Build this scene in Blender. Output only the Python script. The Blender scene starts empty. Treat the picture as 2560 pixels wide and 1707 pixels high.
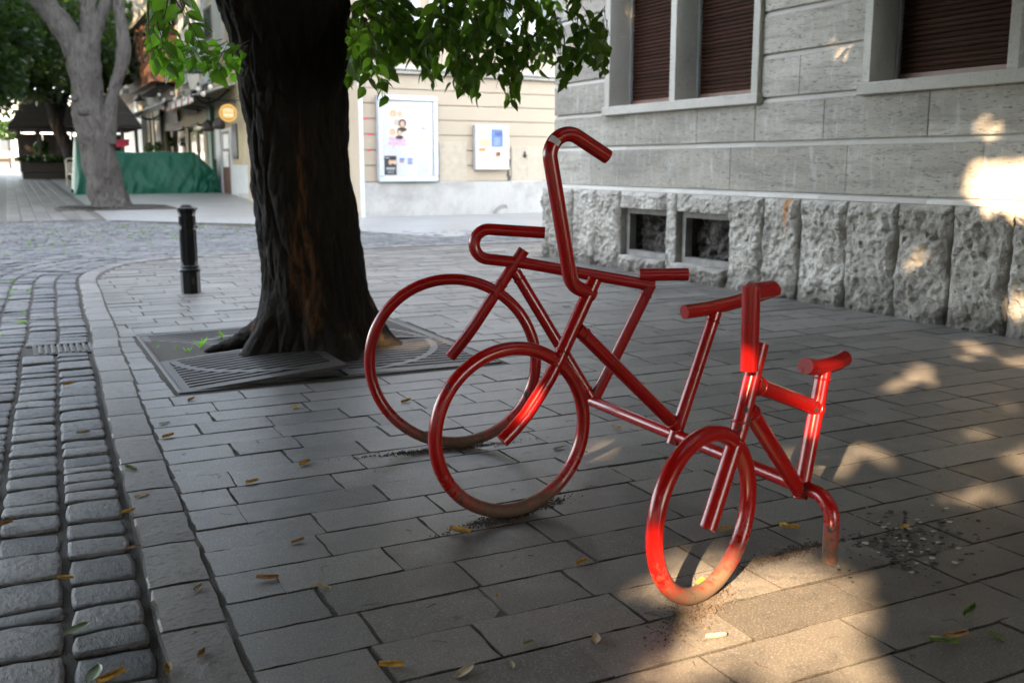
import bpy, bmesh, math, random
import numpy as np
from mathutils import Vector, Matrix, noise
R = math.radians
random.seed(7)
rng = np.random.default_rng(11)
SC = bpy.context.scene
COL = SC.collection

# ------------------------------------------------------------------ camera
CAM_H = 1.4
PITCH, YAW = R(10.103), R(26.49)
cam_d = bpy.data.cameras.new('camera')
cam_d.lens, cam_d.sensor_width, cam_d.sensor_fit = 35.0, 36.0, 'HORIZONTAL'
cam_d.clip_start, cam_d.clip_end = 0.05, 2000
cam_d.dof.use_dof, cam_d.dof.focus_distance, cam_d.dof.aperture_fstop = True, 4.0, 3.2
cam = bpy.data.objects.new('camera', cam_d)
cam.location = (0, 0, CAM_H)
cam.rotation_euler = (R(90) - PITCH, 0, -YAW)
COL.objects.link(cam)
SC.camera = cam

# ------------------------------------------------------------------ light
SUN_AZ, SUN_EL = R(41), R(25)                 # direction the light travels (from +X towards +Y), elevation
SD = Vector((math.cos(SUN_AZ) * math.cos(SUN_EL), math.sin(SUN_AZ) * math.cos(SUN_EL), -math.sin(SUN_EL)))
world = bpy.data.worlds.new('World')
SC.world = world
world.use_nodes = True
wn = world.node_tree
sky = wn.nodes.new('ShaderNodeTexSky')
sky.sky_type = 'NISHITA'
sky.sun_disc = False
sky.sun_elevation = SUN_EL
sky.sun_rotation = math.atan2(-SD.x, -SD.y)
sky.air_density, sky.dust_density, sky.ozone_density = 1.0, 0.6, 0.6
bg = wn.nodes['Background']
hs = wn.nodes.new('ShaderNodeHueSaturation')            # thin morning veil: paler blue all over
hs.inputs['Saturation'].default_value = 0.48
wn.links.new(sky.outputs[0], hs.inputs['Color'])
wn.links.new(hs.outputs[0], bg.inputs[0])
bg.inputs[1].default_value = 0.15
sun_d = bpy.data.lights.new('sun', 'SUN')
sun_d.energy, sun_d.angle, sun_d.color = 3.5, R(0.6), (1.0, 0.72, 0.44)
sun = bpy.data.objects.new('sun', sun_d)
sun.rotation_euler = SD.to_track_quat('-Z', 'Y').to_euler()
sun.location = (-20, -20, 20)
COL.objects.link(sun)
SC.view_settings.view_transform = 'Standard'
SC.view_settings.look = 'None'
SC.view_settings.gamma = 1
SC.view_settings.use_curve_mapping = False
SC.view_settings.exposure = 3.92
SC.cycles.use_denoising = True
SC.cycles.max_bounces = 6
SC.cycles.diffuse_bounces = 3
SC.cycles.transparent_max_bounces = 6
SC.cycles.sample_clamp_indirect = 6.0
SC.cycles.caustics_reflective = False
SC.cycles.caustics_refractive = False

# ------------------------------------------------------------------ survey helpers (photo point -> place on a real plane)
FPX, CX, CY = 2489.0, 1280.0, 853.5
FH = Vector((math.sin(YAW), math.cos(YAW), 0))
RT = Vector((math.cos(YAW), -math.sin(YAW), 0))
FW = FH * math.cos(PITCH) - Vector((0, 0, math.sin(PITCH)))
UP = FH * math.sin(PITCH) + Vector((0, 0, math.cos(PITCH)))
CO = Vector((0, 0, CAM_H))
SL, Y0 = 0.0135, 13.0
def gz(y):
    return SL * max(0.0, y - Y0)
def ray(x, y):
    return FW + RT * ((x - CX) / FPX) + UP * ((CY - y) / FPX)
def on_plane(x, y, p, n):
    d = ray(x, y)
    return CO + d * ((p - CO).dot(n) / d.dot(n))
def on_x(x, y, X):
    return on_plane(x, y, Vector((X, 0, 0)), Vector((1, 0, 0)))
def on_y(x, y, Y):
    return on_plane(x, y, Vector((0, Y, 0)), Vector((0, 1, 0)))
def on_ground(x, y):
    d = ray(x, y)
    P = CO + d * (-CAM_H / d.z)
    if P.y > Y0 or d.z >= 0:
        P = CO + d * ((-SL * Y0 - CAM_H) / (d.z - SL * d.y))
    return P
def to_px(P):
    v = Vector(P) - CO
    z = v.dot(FW)
    if z <= 0.01:
        return (1e6, 1e6)
    return (CX + FPX * v.dot(RT) / z, CY - FPX * v.dot(UP) / z)

# ------------------------------------------------------------------ object helpers
def link(o, parent=None):
    COL.objects.link(o)
    if parent is not None:
        o.parent = parent
    return o
def tag(o, label=None, cat=None, group=None, kind=None):
    if label: o['label'] = label
    if cat: o['category'] = cat
    if group: o['group'] = group
    if kind: o['kind'] = kind
    return o
def empty(name, loc=(0, 0, 0), label=None, cat=None, group=None, rz=0.0):
    o = bpy.data.objects.new(name, None)
    o.empty_display_size = 0.1
    o.location = loc
    o.rotation_euler = (0, 0, rz)
    link(o)
    return tag(o, label, cat, group)
class MB:
    def __init__(s):
        s.v, s.f, s.sm = [], [], []
    def add(s, vs, fs, smooth=False):
        b = len(s.v)
        s.v.extend(tuple(v) for v in vs)
        s.f.extend(tuple(i + b for i in f) for f in fs)
        s.sm.extend([smooth] * len(fs))
        return s
    def box(s, x0, x1, y0, y1, z0, z1, bev=0.0):
        if bev <= 0:
            vs = [(x, y, z) for z in (z0, z1) for y in (y0, y1) for x in (x0, x1)]
            return s.add(vs, [(0, 2, 3, 1), (4, 5, 7, 6), (0, 1, 5, 4), (2, 6, 7, 3), (0, 4, 6, 2), (1, 3, 7, 5)])
        b = min(bev, abs(x1 - x0) * .45, abs(y1 - y0) * .45, abs(z1 - z0) * .45)
        X, Y, Z = (x0, x1), (y0, y1), (z0, z1)
        vs, idx = [], {}
        for i in (0, 1):
            for j in (0, 1):
                for k in (0, 1):
                    sx, sy, sz = (1, -1)[i], (1, -1)[j], (1, -1)[k]
                    for a, d in enumerate(((0, b, b), (b, 0, b), (b, b, 0))):
                        idx[i, j, k, a] = len(vs)
                        vs.append((X[i] + sx * d[0], Y[j] + sy * d[1], Z[k] + sz * d[2]))
        fs = []
        for a in range(3):
            o = [q for q in range(3) if q != a]
            for e in (0, 1):
                loop = []
                for (p, q) in ((0, 0), (1, 0), (1, 1), (0, 1)):
                    ijk = [0, 0, 0]; ijk[a] = e; ijk[o[0]] = p; ijk[o[1]] = q
                    loop.append(idx[(*ijk, a)])
                fs.append(tuple(loop))
            for p in (0, 1):
                for q in (0, 1):
                    e0 = [0, 0, 0]; e0[o[0]] = p; e0[o[1]] = q
                    e1 = list(e0); e1[a] = 1
                    fs.append((idx[(*e0, o[0])], idx[(*e1, o[0])], idx[(*e1, o[1])], idx[(*e0, o[1])]))
        for i in (0, 1):
            for j in (0, 1):
                for k in (0, 1):
                    fs.append((idx[i, j, k, 0], idx[i, j, k, 1], idx[i, j, k, 2]))
        return s.add(vs, fs)
    def tube(s, pts, r, seg=18, cap=True, closed=False, smooth=True, disp=None):
        pts = [Vector(p) for p in pts]
        n = len(pts)
        rs = r if isinstance(r, (list, tuple)) else [r] * n
        T = []
        for i in range(n):
            if closed:
                t = pts[(i + 1) % n] - pts[i - 1]
            else:
                t = pts[min(i + 1, n - 1)] - pts[max(i - 1, 0)]
            T.append(t.normalized())
        ref = Vector((0, 0, 1)) if abs(T[0].z) < 0.9 else Vector((0, 1, 0))
        N = (ref - T[0] * ref.dot(T[0])).normalized()
        vs = []
        for i in range(n):
            N = (N - T[i] * N.dot(T[i])).normalized()
            B = T[i].cross(N)
            for k in range(seg):
                a = 2 * math.pi * k / seg
                d = N * math.cos(a) + B * math.sin(a)
                p = pts[i] + d * rs[i]
                if disp:
                    p = p + d * disp(p, rs[i])
                vs.append(p)
        fs = []
        m = n if closed else n - 1
        for i in range(m):
            for k in range(seg):
                a, b = i * seg + k, i * seg + (k + 1) % seg
                c, d = ((i + 1) % n) * seg + (k + 1) % seg, ((i + 1) % n) * seg + k
                fs.append((a, b, c, d))
        s.add(vs, fs, smooth)
        if cap and not closed:
            s.add(vs[:seg], [tuple(reversed(range(seg)))])
            s.add(vs[-seg:], [tuple(range(seg))])
        return s
    def lathe(s, prof, seg=24, c=(0, 0, 0), smooth=True, phase=0.0):
        vs = []
        for (r, z) in prof:
            for k in range(seg):
                a = 2 * math.pi * k / seg + phase
                vs.append((c[0] + r * math.cos(a), c[1] + r * math.sin(a), c[2] + z))
        fs = []
        for i in range(len(prof) - 1):
            for k in range(seg):
                fs.append((i * seg + k, i * seg + (k + 1) % seg, (i + 1) * seg + (k + 1) % seg, (i + 1) * seg + k))
        s.add(vs, fs, smooth)
        s.add(vs[:seg], [tuple(reversed(range(seg)))])
        s.add(vs[-seg:], [tuple(range(seg))])
        return s
    def quad(s, a, b, c, d):
        return s.add([a, b, c, d], [(0, 1, 2, 3)])
    def poly(s, pts):
        return s.add(pts, [tuple(range(len(pts)))])
    def mesh(s, name, m=None):
        me = bpy.data.meshes.new(name)
        me.from_pydata(s.v, [], s.f)
        if any(s.sm):
            me.polygons.foreach_set('use_smooth', s.sm)
        if m is not None:
            me.materials.append(m)
        me.update()
        return me
    def build(s, name, m, parent=None, kind=None):
        o = bpy.data.objects.new(name, s.mesh(name, m))
        link(o, parent)
        if kind: o['kind'] = kind
        return o
def inst(name, me, parent=None, loc=(0, 0, 0), rot=(0, 0, 0), scale=(1, 1, 1)):
    o = bpy.data.objects.new(name, me)
    o.location, o.rotation_euler, o.scale = loc, rot, scale
    return link(o, parent)
def bulk(name, V, F, m, parent=None, kind=None, smooth=False):
    me = bpy.data.meshes.new(name)
    V = np.asarray(V, np.float32); F = np.asarray(F, np.int32)
    k = F.shape[1]
    me.vertices.add(len(V)); me.vertices.foreach_set('co', V.ravel())
    me.loops.add(F.size); me.loops.foreach_set('vertex_index', F.ravel())
    me.polygons.add(len(F))
    me.polygons.foreach_set('loop_start', np.arange(len(F), dtype=np.int32) * k)
    me.polygons.foreach_set('loop_total', np.full(len(F), k, np.int32))
    if smooth:
        me.polygons.foreach_set('use_smooth', np.ones(len(F), bool))
    me.materials.append(m)
    me.update(); me.validate()
    o = bpy.data.objects.new(name, me)
    link(o, parent)
    if kind: o['kind'] = kind
    return o
def fillet(pts, rad, n=10):
    pts = [Vector(p) for p in pts]
    out = [pts[0]]
    for i in range(1, len(pts) - 1):
        r = rad[i - 1] if isinstance(rad, (list, tuple)) else rad
        a, b, c = pts[i - 1], pts[i], pts[i + 1]
        u, v = (a - b).normalized(), (c - b).normalized()
        ang = u.angle(v)
        L = min(r / math.tan(ang / 2), (a - b).length * .98, (c - b).length * .98)
        rr = L * math.tan(ang / 2)
        ctr = b + (u + v).normalized() * (rr / math.sin(ang / 2))
        p0, p1 = b + u * L, b + v * L
        d0, d1 = p0 - ctr, p1 - ctr
        tot = d0.angle(d1)
        for k in range(n + 1):
            t = k / n
            w0, w1 = math.sin((1 - t) * tot) / math.sin(tot), math.sin(t * tot) / math.sin(tot)
            out.append(ctr + d0 * w0 + d1 * w1)
    out.append(pts[-1])
    return out

# ------------------------------------------------------------------ materials
MATS = {}
class N:
    def __init__(s, name):
        s.m = bpy.data.materials.new(name); s.m.use_nodes = True
        s.t = s.m.node_tree; s.b = s.t.nodes['Principled BSDF']
        s.tc = s.new('ShaderNodeTexCoord'); s.geo = s.new('ShaderNodeNewGeometry'); s.oi = s.new('ShaderNodeObjectInfo')
    def new(s, k, **kw):
        n = s.t.nodes.new(k)
        for a, v in kw.items():
            if isinstance(a, str) and a.startswith('i_'):
                n.inputs[a[2:]].default_value = v
            else:
                setattr(n, a, v)
        return n
    def lk(s, a, b):
        s.t.links.new(a, b)
    def pos(s, scale=(1, 1, 1), world=True):
        mp = s.new('ShaderNodeMapping')
        s.lk(s.geo.outputs['Position'] if world else s.tc.outputs['Object'], mp.inputs[0])
        mp.inputs['Scale'].default_value = scale
        return mp.outputs[0]
    def noise(s, scale=5, detail=4, rough=.55, vec=None, dist=0.0):
        n = s.new('ShaderNodeTexNoise')
        n.inputs['Scale'].default_value = scale; n.inputs['Detail'].default_value = detail
        n.inputs['Roughness'].default_value = rough; n.inputs['Distortion'].default_value = dist
        if vec is not None: s.lk(vec, n.inputs['Vector'])
        return n.outputs['Fac']
    def ramp(s, fac, stops):
        r = s.new('ShaderNodeValToRGB')
        e = r.color_ramp.elements
        while len(e) < len(stops): e.new(.5)
        for i, (p, c) in enumerate(stops):
            e[i].position = p
            e[i].color = (c, c, c, 1) if isinstance(c, (int, float)) else (*c, 1)
        s.lk(fac, r.inputs[0])
        return r.outputs[0]
    def mix(s, a, b, fac, mode='MIX'):
        n = s.new('ShaderNodeMix', data_type='RGBA', blend_type=mode)
        for v, i in ((fac, 0), (a, 6), (b, 7)):
            if isinstance(v, (int, float)): n.inputs[i].default_value = v
            elif isinstance(v, tuple): n.inputs[i].default_value = (*v, 1)
            else: s.lk(v, n.inputs[i])
        return n.outputs[2]
    def math(s, op, a, b=0.0, clamp=False):
        n = s.new('ShaderNodeMath', operation=op, use_clamp=clamp)
        for v, i in ((a, 0), (b, 1)):
            if isinstance(v, (int, float)): n.inputs[i].default_value = v
            else: s.lk(v, n.inputs[i])
        return n.outputs[0]
    def rnd(s):
        a = s.math('ADD', s.oi.outputs['Random'], s.geo.outputs['Random Per Island'])
        return s.math('FRACT', a)
    def bump(s, h, strength=.3, dist=.01):
        b = s.new('ShaderNodeBump')
        b.inputs['Strength'].default_value = strength; b.inputs['Distance'].default_value = dist
        s.lk(h, b.inputs['Height'])
        s.lk(b.outputs[0], s.b.inputs['Normal'])
        return b
    def done(s, col=None, rough=.7, metal=0.0, spec=None):
        if col is not None:
            if isinstance(col, tuple): s.b.inputs['Base Color'].default_value = (*col, 1)
            else: s.lk(col, s.b.inputs['Base Color'])
        if isinstance(rough, (int, float)): s.b.inputs['Roughness'].default_value = rough
        else: s.lk(rough, s.b.inputs['Roughness'])
        s.b.inputs['Metallic'].default_value = metal
        if spec is not None: s.b.inputs['Specular IOR Level'].default_value = spec
        return s.m
def plain(name, c, rough=.6, var=.25, scale=6.0, metal=0.0, bump=.15, bscale=60.0, spec=None, stretch=(1, 1, 1)):
    n = N(name)
    f = n.noise(scale, 5, .6, n.pos(stretch))
    a = tuple(x * (1 - var) for x in c); b = tuple(min(1, x * (1 + var)) for x in c)
    col = n.mix(a, b, n.ramp(f, [(.3, 0.0), (.7, 1.0)]))
    r = n.math('MULTIPLY_ADD', n.rnd(), .2 * min(1, var * 3)); 
    n.t.nodes[-1].inputs[2].default_value = 1 - .1 * min(1, var * 3)
    col = n.mix(col, r, 1.0, 'MULTIPLY')
    if bump > 0: n.bump(n.noise(bscale, 3, .6, n.pos()), bump, .006)
    return n.done(col, rough, metal, spec)
def M(k):
    return MATS[k]

def make_mats():
    # pavers: dark grey concrete stone with fine speckle, stains
    n = N('paver_stone')
    p = n.pos()
    f1 = n.noise(2.2, 5, .6, p); f2 = n.noise(150, 3, .7, p); f3 = n.noise(14, 4, .6, p)
    col = n.mix((.066, .059, .051), (.142, .130, .114), n.ramp(n.rnd(), [(0.0, 0.0), (1.0, 1.0)]))
    col = n.mix(col, (.20, .175, .15), n.ramp(f1, [(.52, 0.0), (.75, .7)]))
    col = n.mix(col, (.05, .05, .052), n.ramp(f3, [(.30, .55), (.48, 0.0)]))
    col = n.mix(col, (.34, .34, .34), n.ramp(f2, [(.56, 0.0), (.70, .7)]))
    col = n.mix(col, (.025, .025, .025), n.ramp(f2, [(.30, .8), (.44, 0.0)]))
    vo = n.new('ShaderNodeTexVoronoi'); n.lk(p, vo.inputs['Vector']); vo.inputs['Scale'].default_value = 2.3
    col = n.mix(col, (.040, .037, .034), n.ramp(vo.outputs['Distance'], [(.035, .75), (.05, 0.0)]))
    f6 = n.noise(.7, 4, .6, p)
    col = n.mix(col, (.055, .05, .045), n.ramp(f6, [(.50, 0.0), (.66, .65)]))
    n.bump(n.math('ADD', n.math('MULTIPLY', f2, .35), n.math('MULTIPLY', f3, .6)), .16, .003)
    MATS['paver'] = n.done(col, n.ramp(f3, [(.2, .40), (.8, .56)]), 0.0, .5)
    # setts: granite/basalt cubes
    n = N('sett_stone')
    p = n.pos()
    f1 = n.noise(30, 5, .65, p); f2 = n.noise(240, 2, .6, p); f3 = n.noise(55, 3, .6, n.pos((1, .45, 1)))
    col = n.mix((.070, .070, .072), (.150, .146, .142), n.rnd())
    col = n.mix(col, (.035, .036, .038), n.ramp(f1, [(.33, .8), (.5, 0.0)]))
    col = n.mix(col, (.21, .20, .19), n.ramp(f2, [(.6, 0.0), (.75, .6)]))
    n.bump(n.math('ADD', n.math('MULTIPLY', f2, .3), n.math('ADD', f1, f3)), .7, .010)
    MATS['sett'] = n.done(col, .6, 0.0, .28)
    n = N('kerb_granite')
    p = n.pos()
    f1 = n.noise(22, 5, .65, p); f2 = n.noise(300, 2, .6, p); f3 = n.noise(70, 3, .6, n.pos((.4, 1, 1)))
    col = n.mix((.105, .097, .088), (.170, .158, .145), n.rnd())
    col = n.mix(col, (.05, .047, .045), n.ramp(f3, [(.33, .75), (.47, 0.0)]))
    col = n.mix(col, (.27, .25, .24), n.ramp(f2, [(.6, 0.0), (.74, .7)]))
    n.bump(n.math('ADD', n.math('MULTIPLY', f2, .3), n.math('ADD', f1, f3)), .7, .012)
    MATS['kerb'] = n.done(col, .5, 0.0, .3)
    n = N('joint_soil')
    p = n.pos()
    f = n.noise(9, 5, .7, p); g = n.noise(150, 3, .6, p)
    col = n.mix((.020, .017, .014), (.075, .062, .048), n.ramp(g, [(.35, 0.0), (.7, 1.0)]))
    col = n.mix(col, (.035, .055, .018), n.ramp(f, [(.62, 0.0), (.72, .6)]))
    n.bump(g, .8, .01)
    MATS['soil'] = n.done(col, .95)
    # far paving: modular slabs too far off to tell apart
    n = N('far_paving')
    br = n.new('ShaderNodeTexBrick')
    n.lk(n.pos(), br.inputs['Vector'])
    br.inputs['Scale'].default_value = 1.0; br.inputs['Brick Width'].default_value = .5; br.inputs['Row Height'].default_value = .25
    br.inputs['Mortar Size'].default_value = .008
    br.inputs['Color1'].default_value = (.20, .197, .19, 1); br.inputs['Color2'].default_value = (.235, .23, .222, 1); br.inputs['Mortar'].default_value = (.11, .10, .09, 1)
    f = n.noise(.9, 5, .6, n.pos())
    col = n.mix(br.outputs[0], (.15, .135, .12), n.ramp(f, [(.45, 0.0), (.7, .6)]))
    MATS['farpave'] = n.done(col, .42)
    n = N('lane_paving')
    f = n.noise(1.4, 5, .6, n.pos((1, .4, 1))); f2 = n.noise(9, 4, .6, n.pos())
    MATS['lanepave'] = n.done(n.mix(n.mix((.065, .058, .05), (.115, .105, .092), f), (.05, .045, .04), n.ramp(f2, [(.5, 0.0), (.7, .6)])), .6)
    n = N('asphalt_ground')
    f = n.noise(3, 6, .65, n.pos())
    MATS['ground'] = n.done(n.mix((.07, .065, .06), (.13, .12, .105), f), .8)
    # bike paint
    n = N('red_paint')
    p = n.pos()
    f1 = n.noise(9, 4, .6, p); f2 = n.noise(34, 4, .62, p); f3 = n.noise(130, 3, .6, p)
    sx = n.new('ShaderNodeSeparateXYZ'); n.lk(n.geo.outputs['Position'], sx.inputs[0])
    col = n.mix((.25, .0035, .0025), (.32, .005, .0035), f1)
    low = n.new('ShaderNodeMapRange'); n.lk(sx.outputs['Z'], low.inputs[0])
    low.inputs[1].default_value, low.inputs[2].default_value, low.inputs[3].default_value, low.inputs[4].default_value = .0, .30, .52, -.06
    dirt = n.ramp(n.math('ADD', n.math('MULTIPLY', f2, .7), low.outputs[0]), [(.50, 0.0), (.78, 1.0)])
    col = n.mix(col, (.085, .050, .028), dirt)
    chip_in = n.math('ADD', n.math('MULTIPLY', f2, .62), n.math('MULTIPLY', f1, .45))
    chip = n.ramp(chip_in, [(.664, 0.0), (.669, 1.0)])
    col = n.mix(col, (.03, .027, .024), chip)
    sp = n.ramp(f3, [(.76, 0.0), (.77, 1.0)])
    col = n.mix(col, (.10, .06, .05), sp)
    rg = n.mix(n.mix((.17, .17, .17), (.25, .25, .25), f2), (.8, .8, .8), n.math('MAXIMUM', dirt, chip))
    n.bump(n.math('SUBTRACT', n.math('MULTIPLY', n.noise(120, 2, .5, p), .12), n.math('MULTIPLY', chip, .5)), .16, .004)
    MATS['red'] = n.done(col, rg)
    # bark
    n = N('dark_bark')
    p = n.pos((1, 1, .18))
    f1 = n.noise(26, 5, .65, p, .4); f2 = n.noise(3.1, 3, .55, n.pos((1.5, 1.5, .16))); f3 = n.noise(120, 3, .6, n.pos((1, 1, .4)))
    col = n.mix((.0035, .003, .0025), (.026, .020, .0155), f1)
    strk = n.math('MULTIPLY', n.ramp(f2, [(.60, 0.0), (.66, 1.0)]), n.ramp(f1, [(.40, .05), (.60, 1.0)]))
    col = n.mix(col, (.12, .055, .022), n.math('MULTIPLY', strk, .75))
    n.bump(n.math('ADD', f1, n.math('MULTIPLY', f3, .4)), .9, .03)
    MATS['bark'] = n.done(col, .9, 0.0, .2)
    n = N('grey_bark')
    f1 = n.noise(7, 5, .6, n.pos((1, 1, .5)), .5); f2 = n.noise(12, 5, .65, n.pos((1, 1, .35))); f3 = n.noise(1.6, 3, .5, n.pos((1, 1, .5)))
    col = n.mix((.045, .038, .032), (.120, .106, .092), f1)
    col = n.mix(col, (.025, .022, .02), n.ramp(f2, [(.34, .8), (.5, 0.0)]))
    col = n.mix(col, (.05, .042, .036), n.ramp(f3, [(.48, 0.0), (.66, .8)]))
    n.bump(n.math('ADD', f1, n.math('MULTIPLY', f2, 1.5)), 1.0, .10)
    MATS['greybark'] = n.done(col, .85)
    # leaves
    def leaf(name, c1, c2, tr, tf):
        n = N(name)
        r = n.rnd()
        col = n.mix(c1, c2, r)
        f = n.noise(40, 3, .5, n.pos())
        col = n.mix(col, tuple(x * .6 for x in c1), n.ramp(f, [(.4, .35), (.6, 0.0)]))
        m = n.done(col, .42)
        tb = n.new('ShaderNodeBsdfTranslucent')
        n.lk(n.mix(tr, tuple(x * 1.25 for x in tr), r), tb.inputs[0])
        ms = n.new('ShaderNodeMixShader'); ms.inputs[0].default_value = tf
        n.lk(n.b.outputs[0], ms.inputs[1]); n.lk(tb.outputs[0], ms.inputs[2])
        n.lk(ms.outputs[0], n.t.nodes['Material Output'].inputs[0])
        return m
    MATS['leaf'] = leaf('leaf_green', (.014, .042, .007), (.034, .080, .010), (.19, .38, .022), .50)
    MATS['leaf_far'] = leaf('leaf_far', (.010, .030, .008), (.032, .070, .014), (.09, .19, .02), .28)
    MATS['leaf_bright'] = leaf('leaf_bright', (.040, .11, .012), (.065, .16, .018), (.20, .46, .03), .5)  # lit copy of the leaf: left sprays' sunlit green put into the colour
    MATS['leaf_crown'] = leaf('leaf_crown', (.018, .045, .010), (.030, .065, .014), (.06, .13, .015), .22)
    MATS['leaf_dry'] = plain('leaf_dry', (.34, .20, .035), .6, .45, 60)
    MATS['leaf_brown'] = plain('leaf_brown', (.20, .10, .04), .7, .35, 60)
    MATS['leaf_pale'] = plain('leaf_pale', (.27, .22, .13), .7, .3, 60)
    MATS['leaf_fresh'] = plain('leaf_fresh', (.075, .11, .02), .5, .35, 60)
    # stone building
    n = N('travertine')
    p = n.pos()
    wv = n.new('ShaderNodeTexWave', wave_type='BANDS', bands_direction='Y', wave_profile='SIN')
    n.lk(p, wv.inputs['Vector']); wv.inputs['Scale'].default_value = 23.0; wv.inputs['Distortion'].default_value = .25
    f1 = n.noise(1.1, 5, .62, n.pos((1, .6, 2.2))); f2 = n.noise(26, 4, .62, n.pos((1, .5, 2.6))); f3 = n.noise(5, 4, .6, n.pos((1, 2.6, .5)))
    col = n.mix((.315, .287, .240), (.47, .438, .382), n.rnd())
    col = n.mix(col, (.19, .175, .155), n.ramp(f1, [(.42, 0.0), (.68, .7)]))
    col = n.mix(col, (.66, .655, .64), n.ramp(f3, [(.54, 0.0), (.76, .45)]))
    f4 = n.noise(2.6, 6, .68, n.pos((1, .55, 5)))
    col = n.mix(col, (.17, .152, .125), n.ramp(f4, [(.50, 0.0), (.68, .6)]))
    col = n.mix(col, (.09, .082, .072), n.ramp(f2, [(.33, .9), (.43, 0.0)]))
    ribs = n.ramp(wv.outputs['Fac'], [(.1, .0), (.6, 1.0)])
    col = n.mix(n.mix(col, (.60, .59, .57), 1.0, 'MULTIPLY'), col, ribs)
    n.bump(n.math('ADD', n.math('MULTIPLY', wv.outputs['Fac'], .5), f2), .8, .012)
    MATS['trav'] = n.done(col, .8)
    n = N('travertine_smooth')
    f1 = n.noise(1.6, 5, .62, n.pos((1, 1, 1))); f2 = n.noise(42, 4, .62, n.pos((1, 1, 1))); f3 = n.noise(9, 4, .6, n.pos((1, 2, .6)))
    col = n.mix((.29, .272, .238), (.39, .37, .33), n.rnd())
    col = n.mix(col, (.25, .23, .20), n.ramp(f1, [(.48, 0.0), (.72, .6)]))
    col = n.mix(col, (.16, .14, .12), n.ramp(f2, [(.28, .9), (.40, 0.0)]))
    n.bump(n.math('ADD', f2, f3), .6, .012)
    MATS['travs'] = n.done(col, .78)
    n = N('rough_stone')
    p = n.pos()
    f1 = n.noise(3.0, 6, .65, p); f2 = n.noise(24, 5, .65, p); f3 = n.noise(1.1, 4, .6, p)
    sx = n.new('ShaderNodeSeparateXYZ'); n.lk(p, sx.inputs[0])
    col = n.mix((.33, .305, .262), (.47, .445, .395), n.rnd())
    f5 = n.noise(60, 4, .65, p)
    col = n.mix(col, (.17, .15, .125), n.ramp(f1, [(.45, 0.0), (.66, .8)]))
    col = n.mix(col, (.11, .098, .082), n.ramp(f2, [(.34, .7), (.46, 0.0)]))
    col = n.mix(col, (.07, .06, .05), n.ramp(f5, [(.30, .6), (.38, 0.0)]))
    col = n.mix(col, (.56, .55, .52), n.ramp(f2, [(.56, 0.0), (.70, .45)]))
    damp = n.math('ADD', n.math('MULTIPLY', sx.outputs['Z'], -1.6), f1)
    col = n.mix(col, (.085, .075, .062), n.ramp(damp, [(-.15, 0.0), (.45, .85)]))
    # rust run below the old pipe hole
    dy = n.math('SUBTRACT', sx.outputs['Y'], 8.08); ady = n.math('ABSOLUTE', n.math('ADD', dy, n.math('MULTIPLY', n.math('SUBTRACT', f1, .5), .5)))
    rz = n.math('ADD', n.math('MULTIPLY', ady, -4.2), n.math('MULTIPLY', sx.outputs['Z'], 1.0))
    col = n.mix(col, (.33, .135, .03), n.ramp(n.math('ADD', rz, n.math('MULTIPLY', f2, .5)), [(.72, 0.0), (1.05, .9)]))
    n.bump(n.math('ADD', f2, n.math('MULTIPLY', f5, .5)), 1.0, .035)
    MATS['rough'] = n.done(col, .9)
    n = N('dark_rubble')  # dark mottled rubble for the basement niches
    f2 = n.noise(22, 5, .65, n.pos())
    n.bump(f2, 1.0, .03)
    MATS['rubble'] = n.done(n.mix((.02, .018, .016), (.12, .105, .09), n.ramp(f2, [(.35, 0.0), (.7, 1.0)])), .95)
    n = N('shutter_wood')
    f = n.noise(9, 5, .65, n.pos((1, .8, 12)))
    col = n.mix((.014, .006, .004), (.040, .017, .010), f)
    col = n.mix(col, (.055, .034, .025), n.ramp(n.noise(30, 3, .6, n.pos((1, .4, 3))), [(.62, 0.0), (.75, .5)]))
    MATS['shutter'] = n.done(n.mix(col, n.math('ADD', n.math('MULTIPLY', n.rnd(), .5), .75), 1.0, 'MULTIPLY'), .75, 0.0, .08)
    MATS['alu'] = plain('grey_metal', (.42, .43, .44), .4, .12, 12, .6)
    # cream building
    n = N('cream_plaster')
    f1 = n.noise(1.3, 5, .6, n.pos((1, 1, .6))); f2 = n.noise(10, 4, .6, n.pos())
    col = n.mix((.325, .262, .188), (.365, .305, .23), f1)
    col = n.mix(col, (.55, .46, .35), n.ramp(f2, [(.62, 0.0), (.8, .35)]))
    n.bump(f2, .15, .01)
    MATS['cream'] = n.done(col, .85)
    n = N('grey_plinth')
    f1 = n.noise(1.0, 6, .68, n.pos()); f2 = n.noise(9, 5, .65, n.pos((1, 1, .6)))
    col = n.mix((.30, .285, .26), (.40, .39, .37), f2)
    col = n.mix(col, (.17, .155, .14), n.ramp(f1, [(.47, 0.0), (.70, .7)]))
    n.bump(n.noise(30, 4, .6, n.pos()), .5, .015)
    MATS['plinth'] = n.done(col, .9)
    MATS['white'] = plain('white_paint', (.46, .46, .455), .55, .08, 4)
    MATS['offwhite'] = plain('pale_plaster', (.36, .34, .30), .85, .14, 1.6)
    MATS['yellowplaster'] = plain('yellow_plaster', (.38, .31, .19), .85, .14, 1.6)
    MATS['alucase'] = plain('pale_aluminium', (.42, .44, .48), .35, .05, 8, .35)
    MATS['paper'] = plain('paper', (.62, .62, .60), .7, .04, 8, bump=0)
    MATS['panelcream'] = plain('painted_panel', (.335, .28, .21), .6, .12, 7)
    MATS['black'] = plain('black_iron', (.004, .0045, .006), .38, .3, 14, bump=.05, spec=.25)
    MATS['cast'] = plain('cast_iron', (.030, .026, .023), .48, .35, 18, .35)
    MATS['grate'] = plain('grate_iron', (.030, .025, .021), .5, .35, 18, .3)
    n = N('green_tarpaulin')
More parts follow.
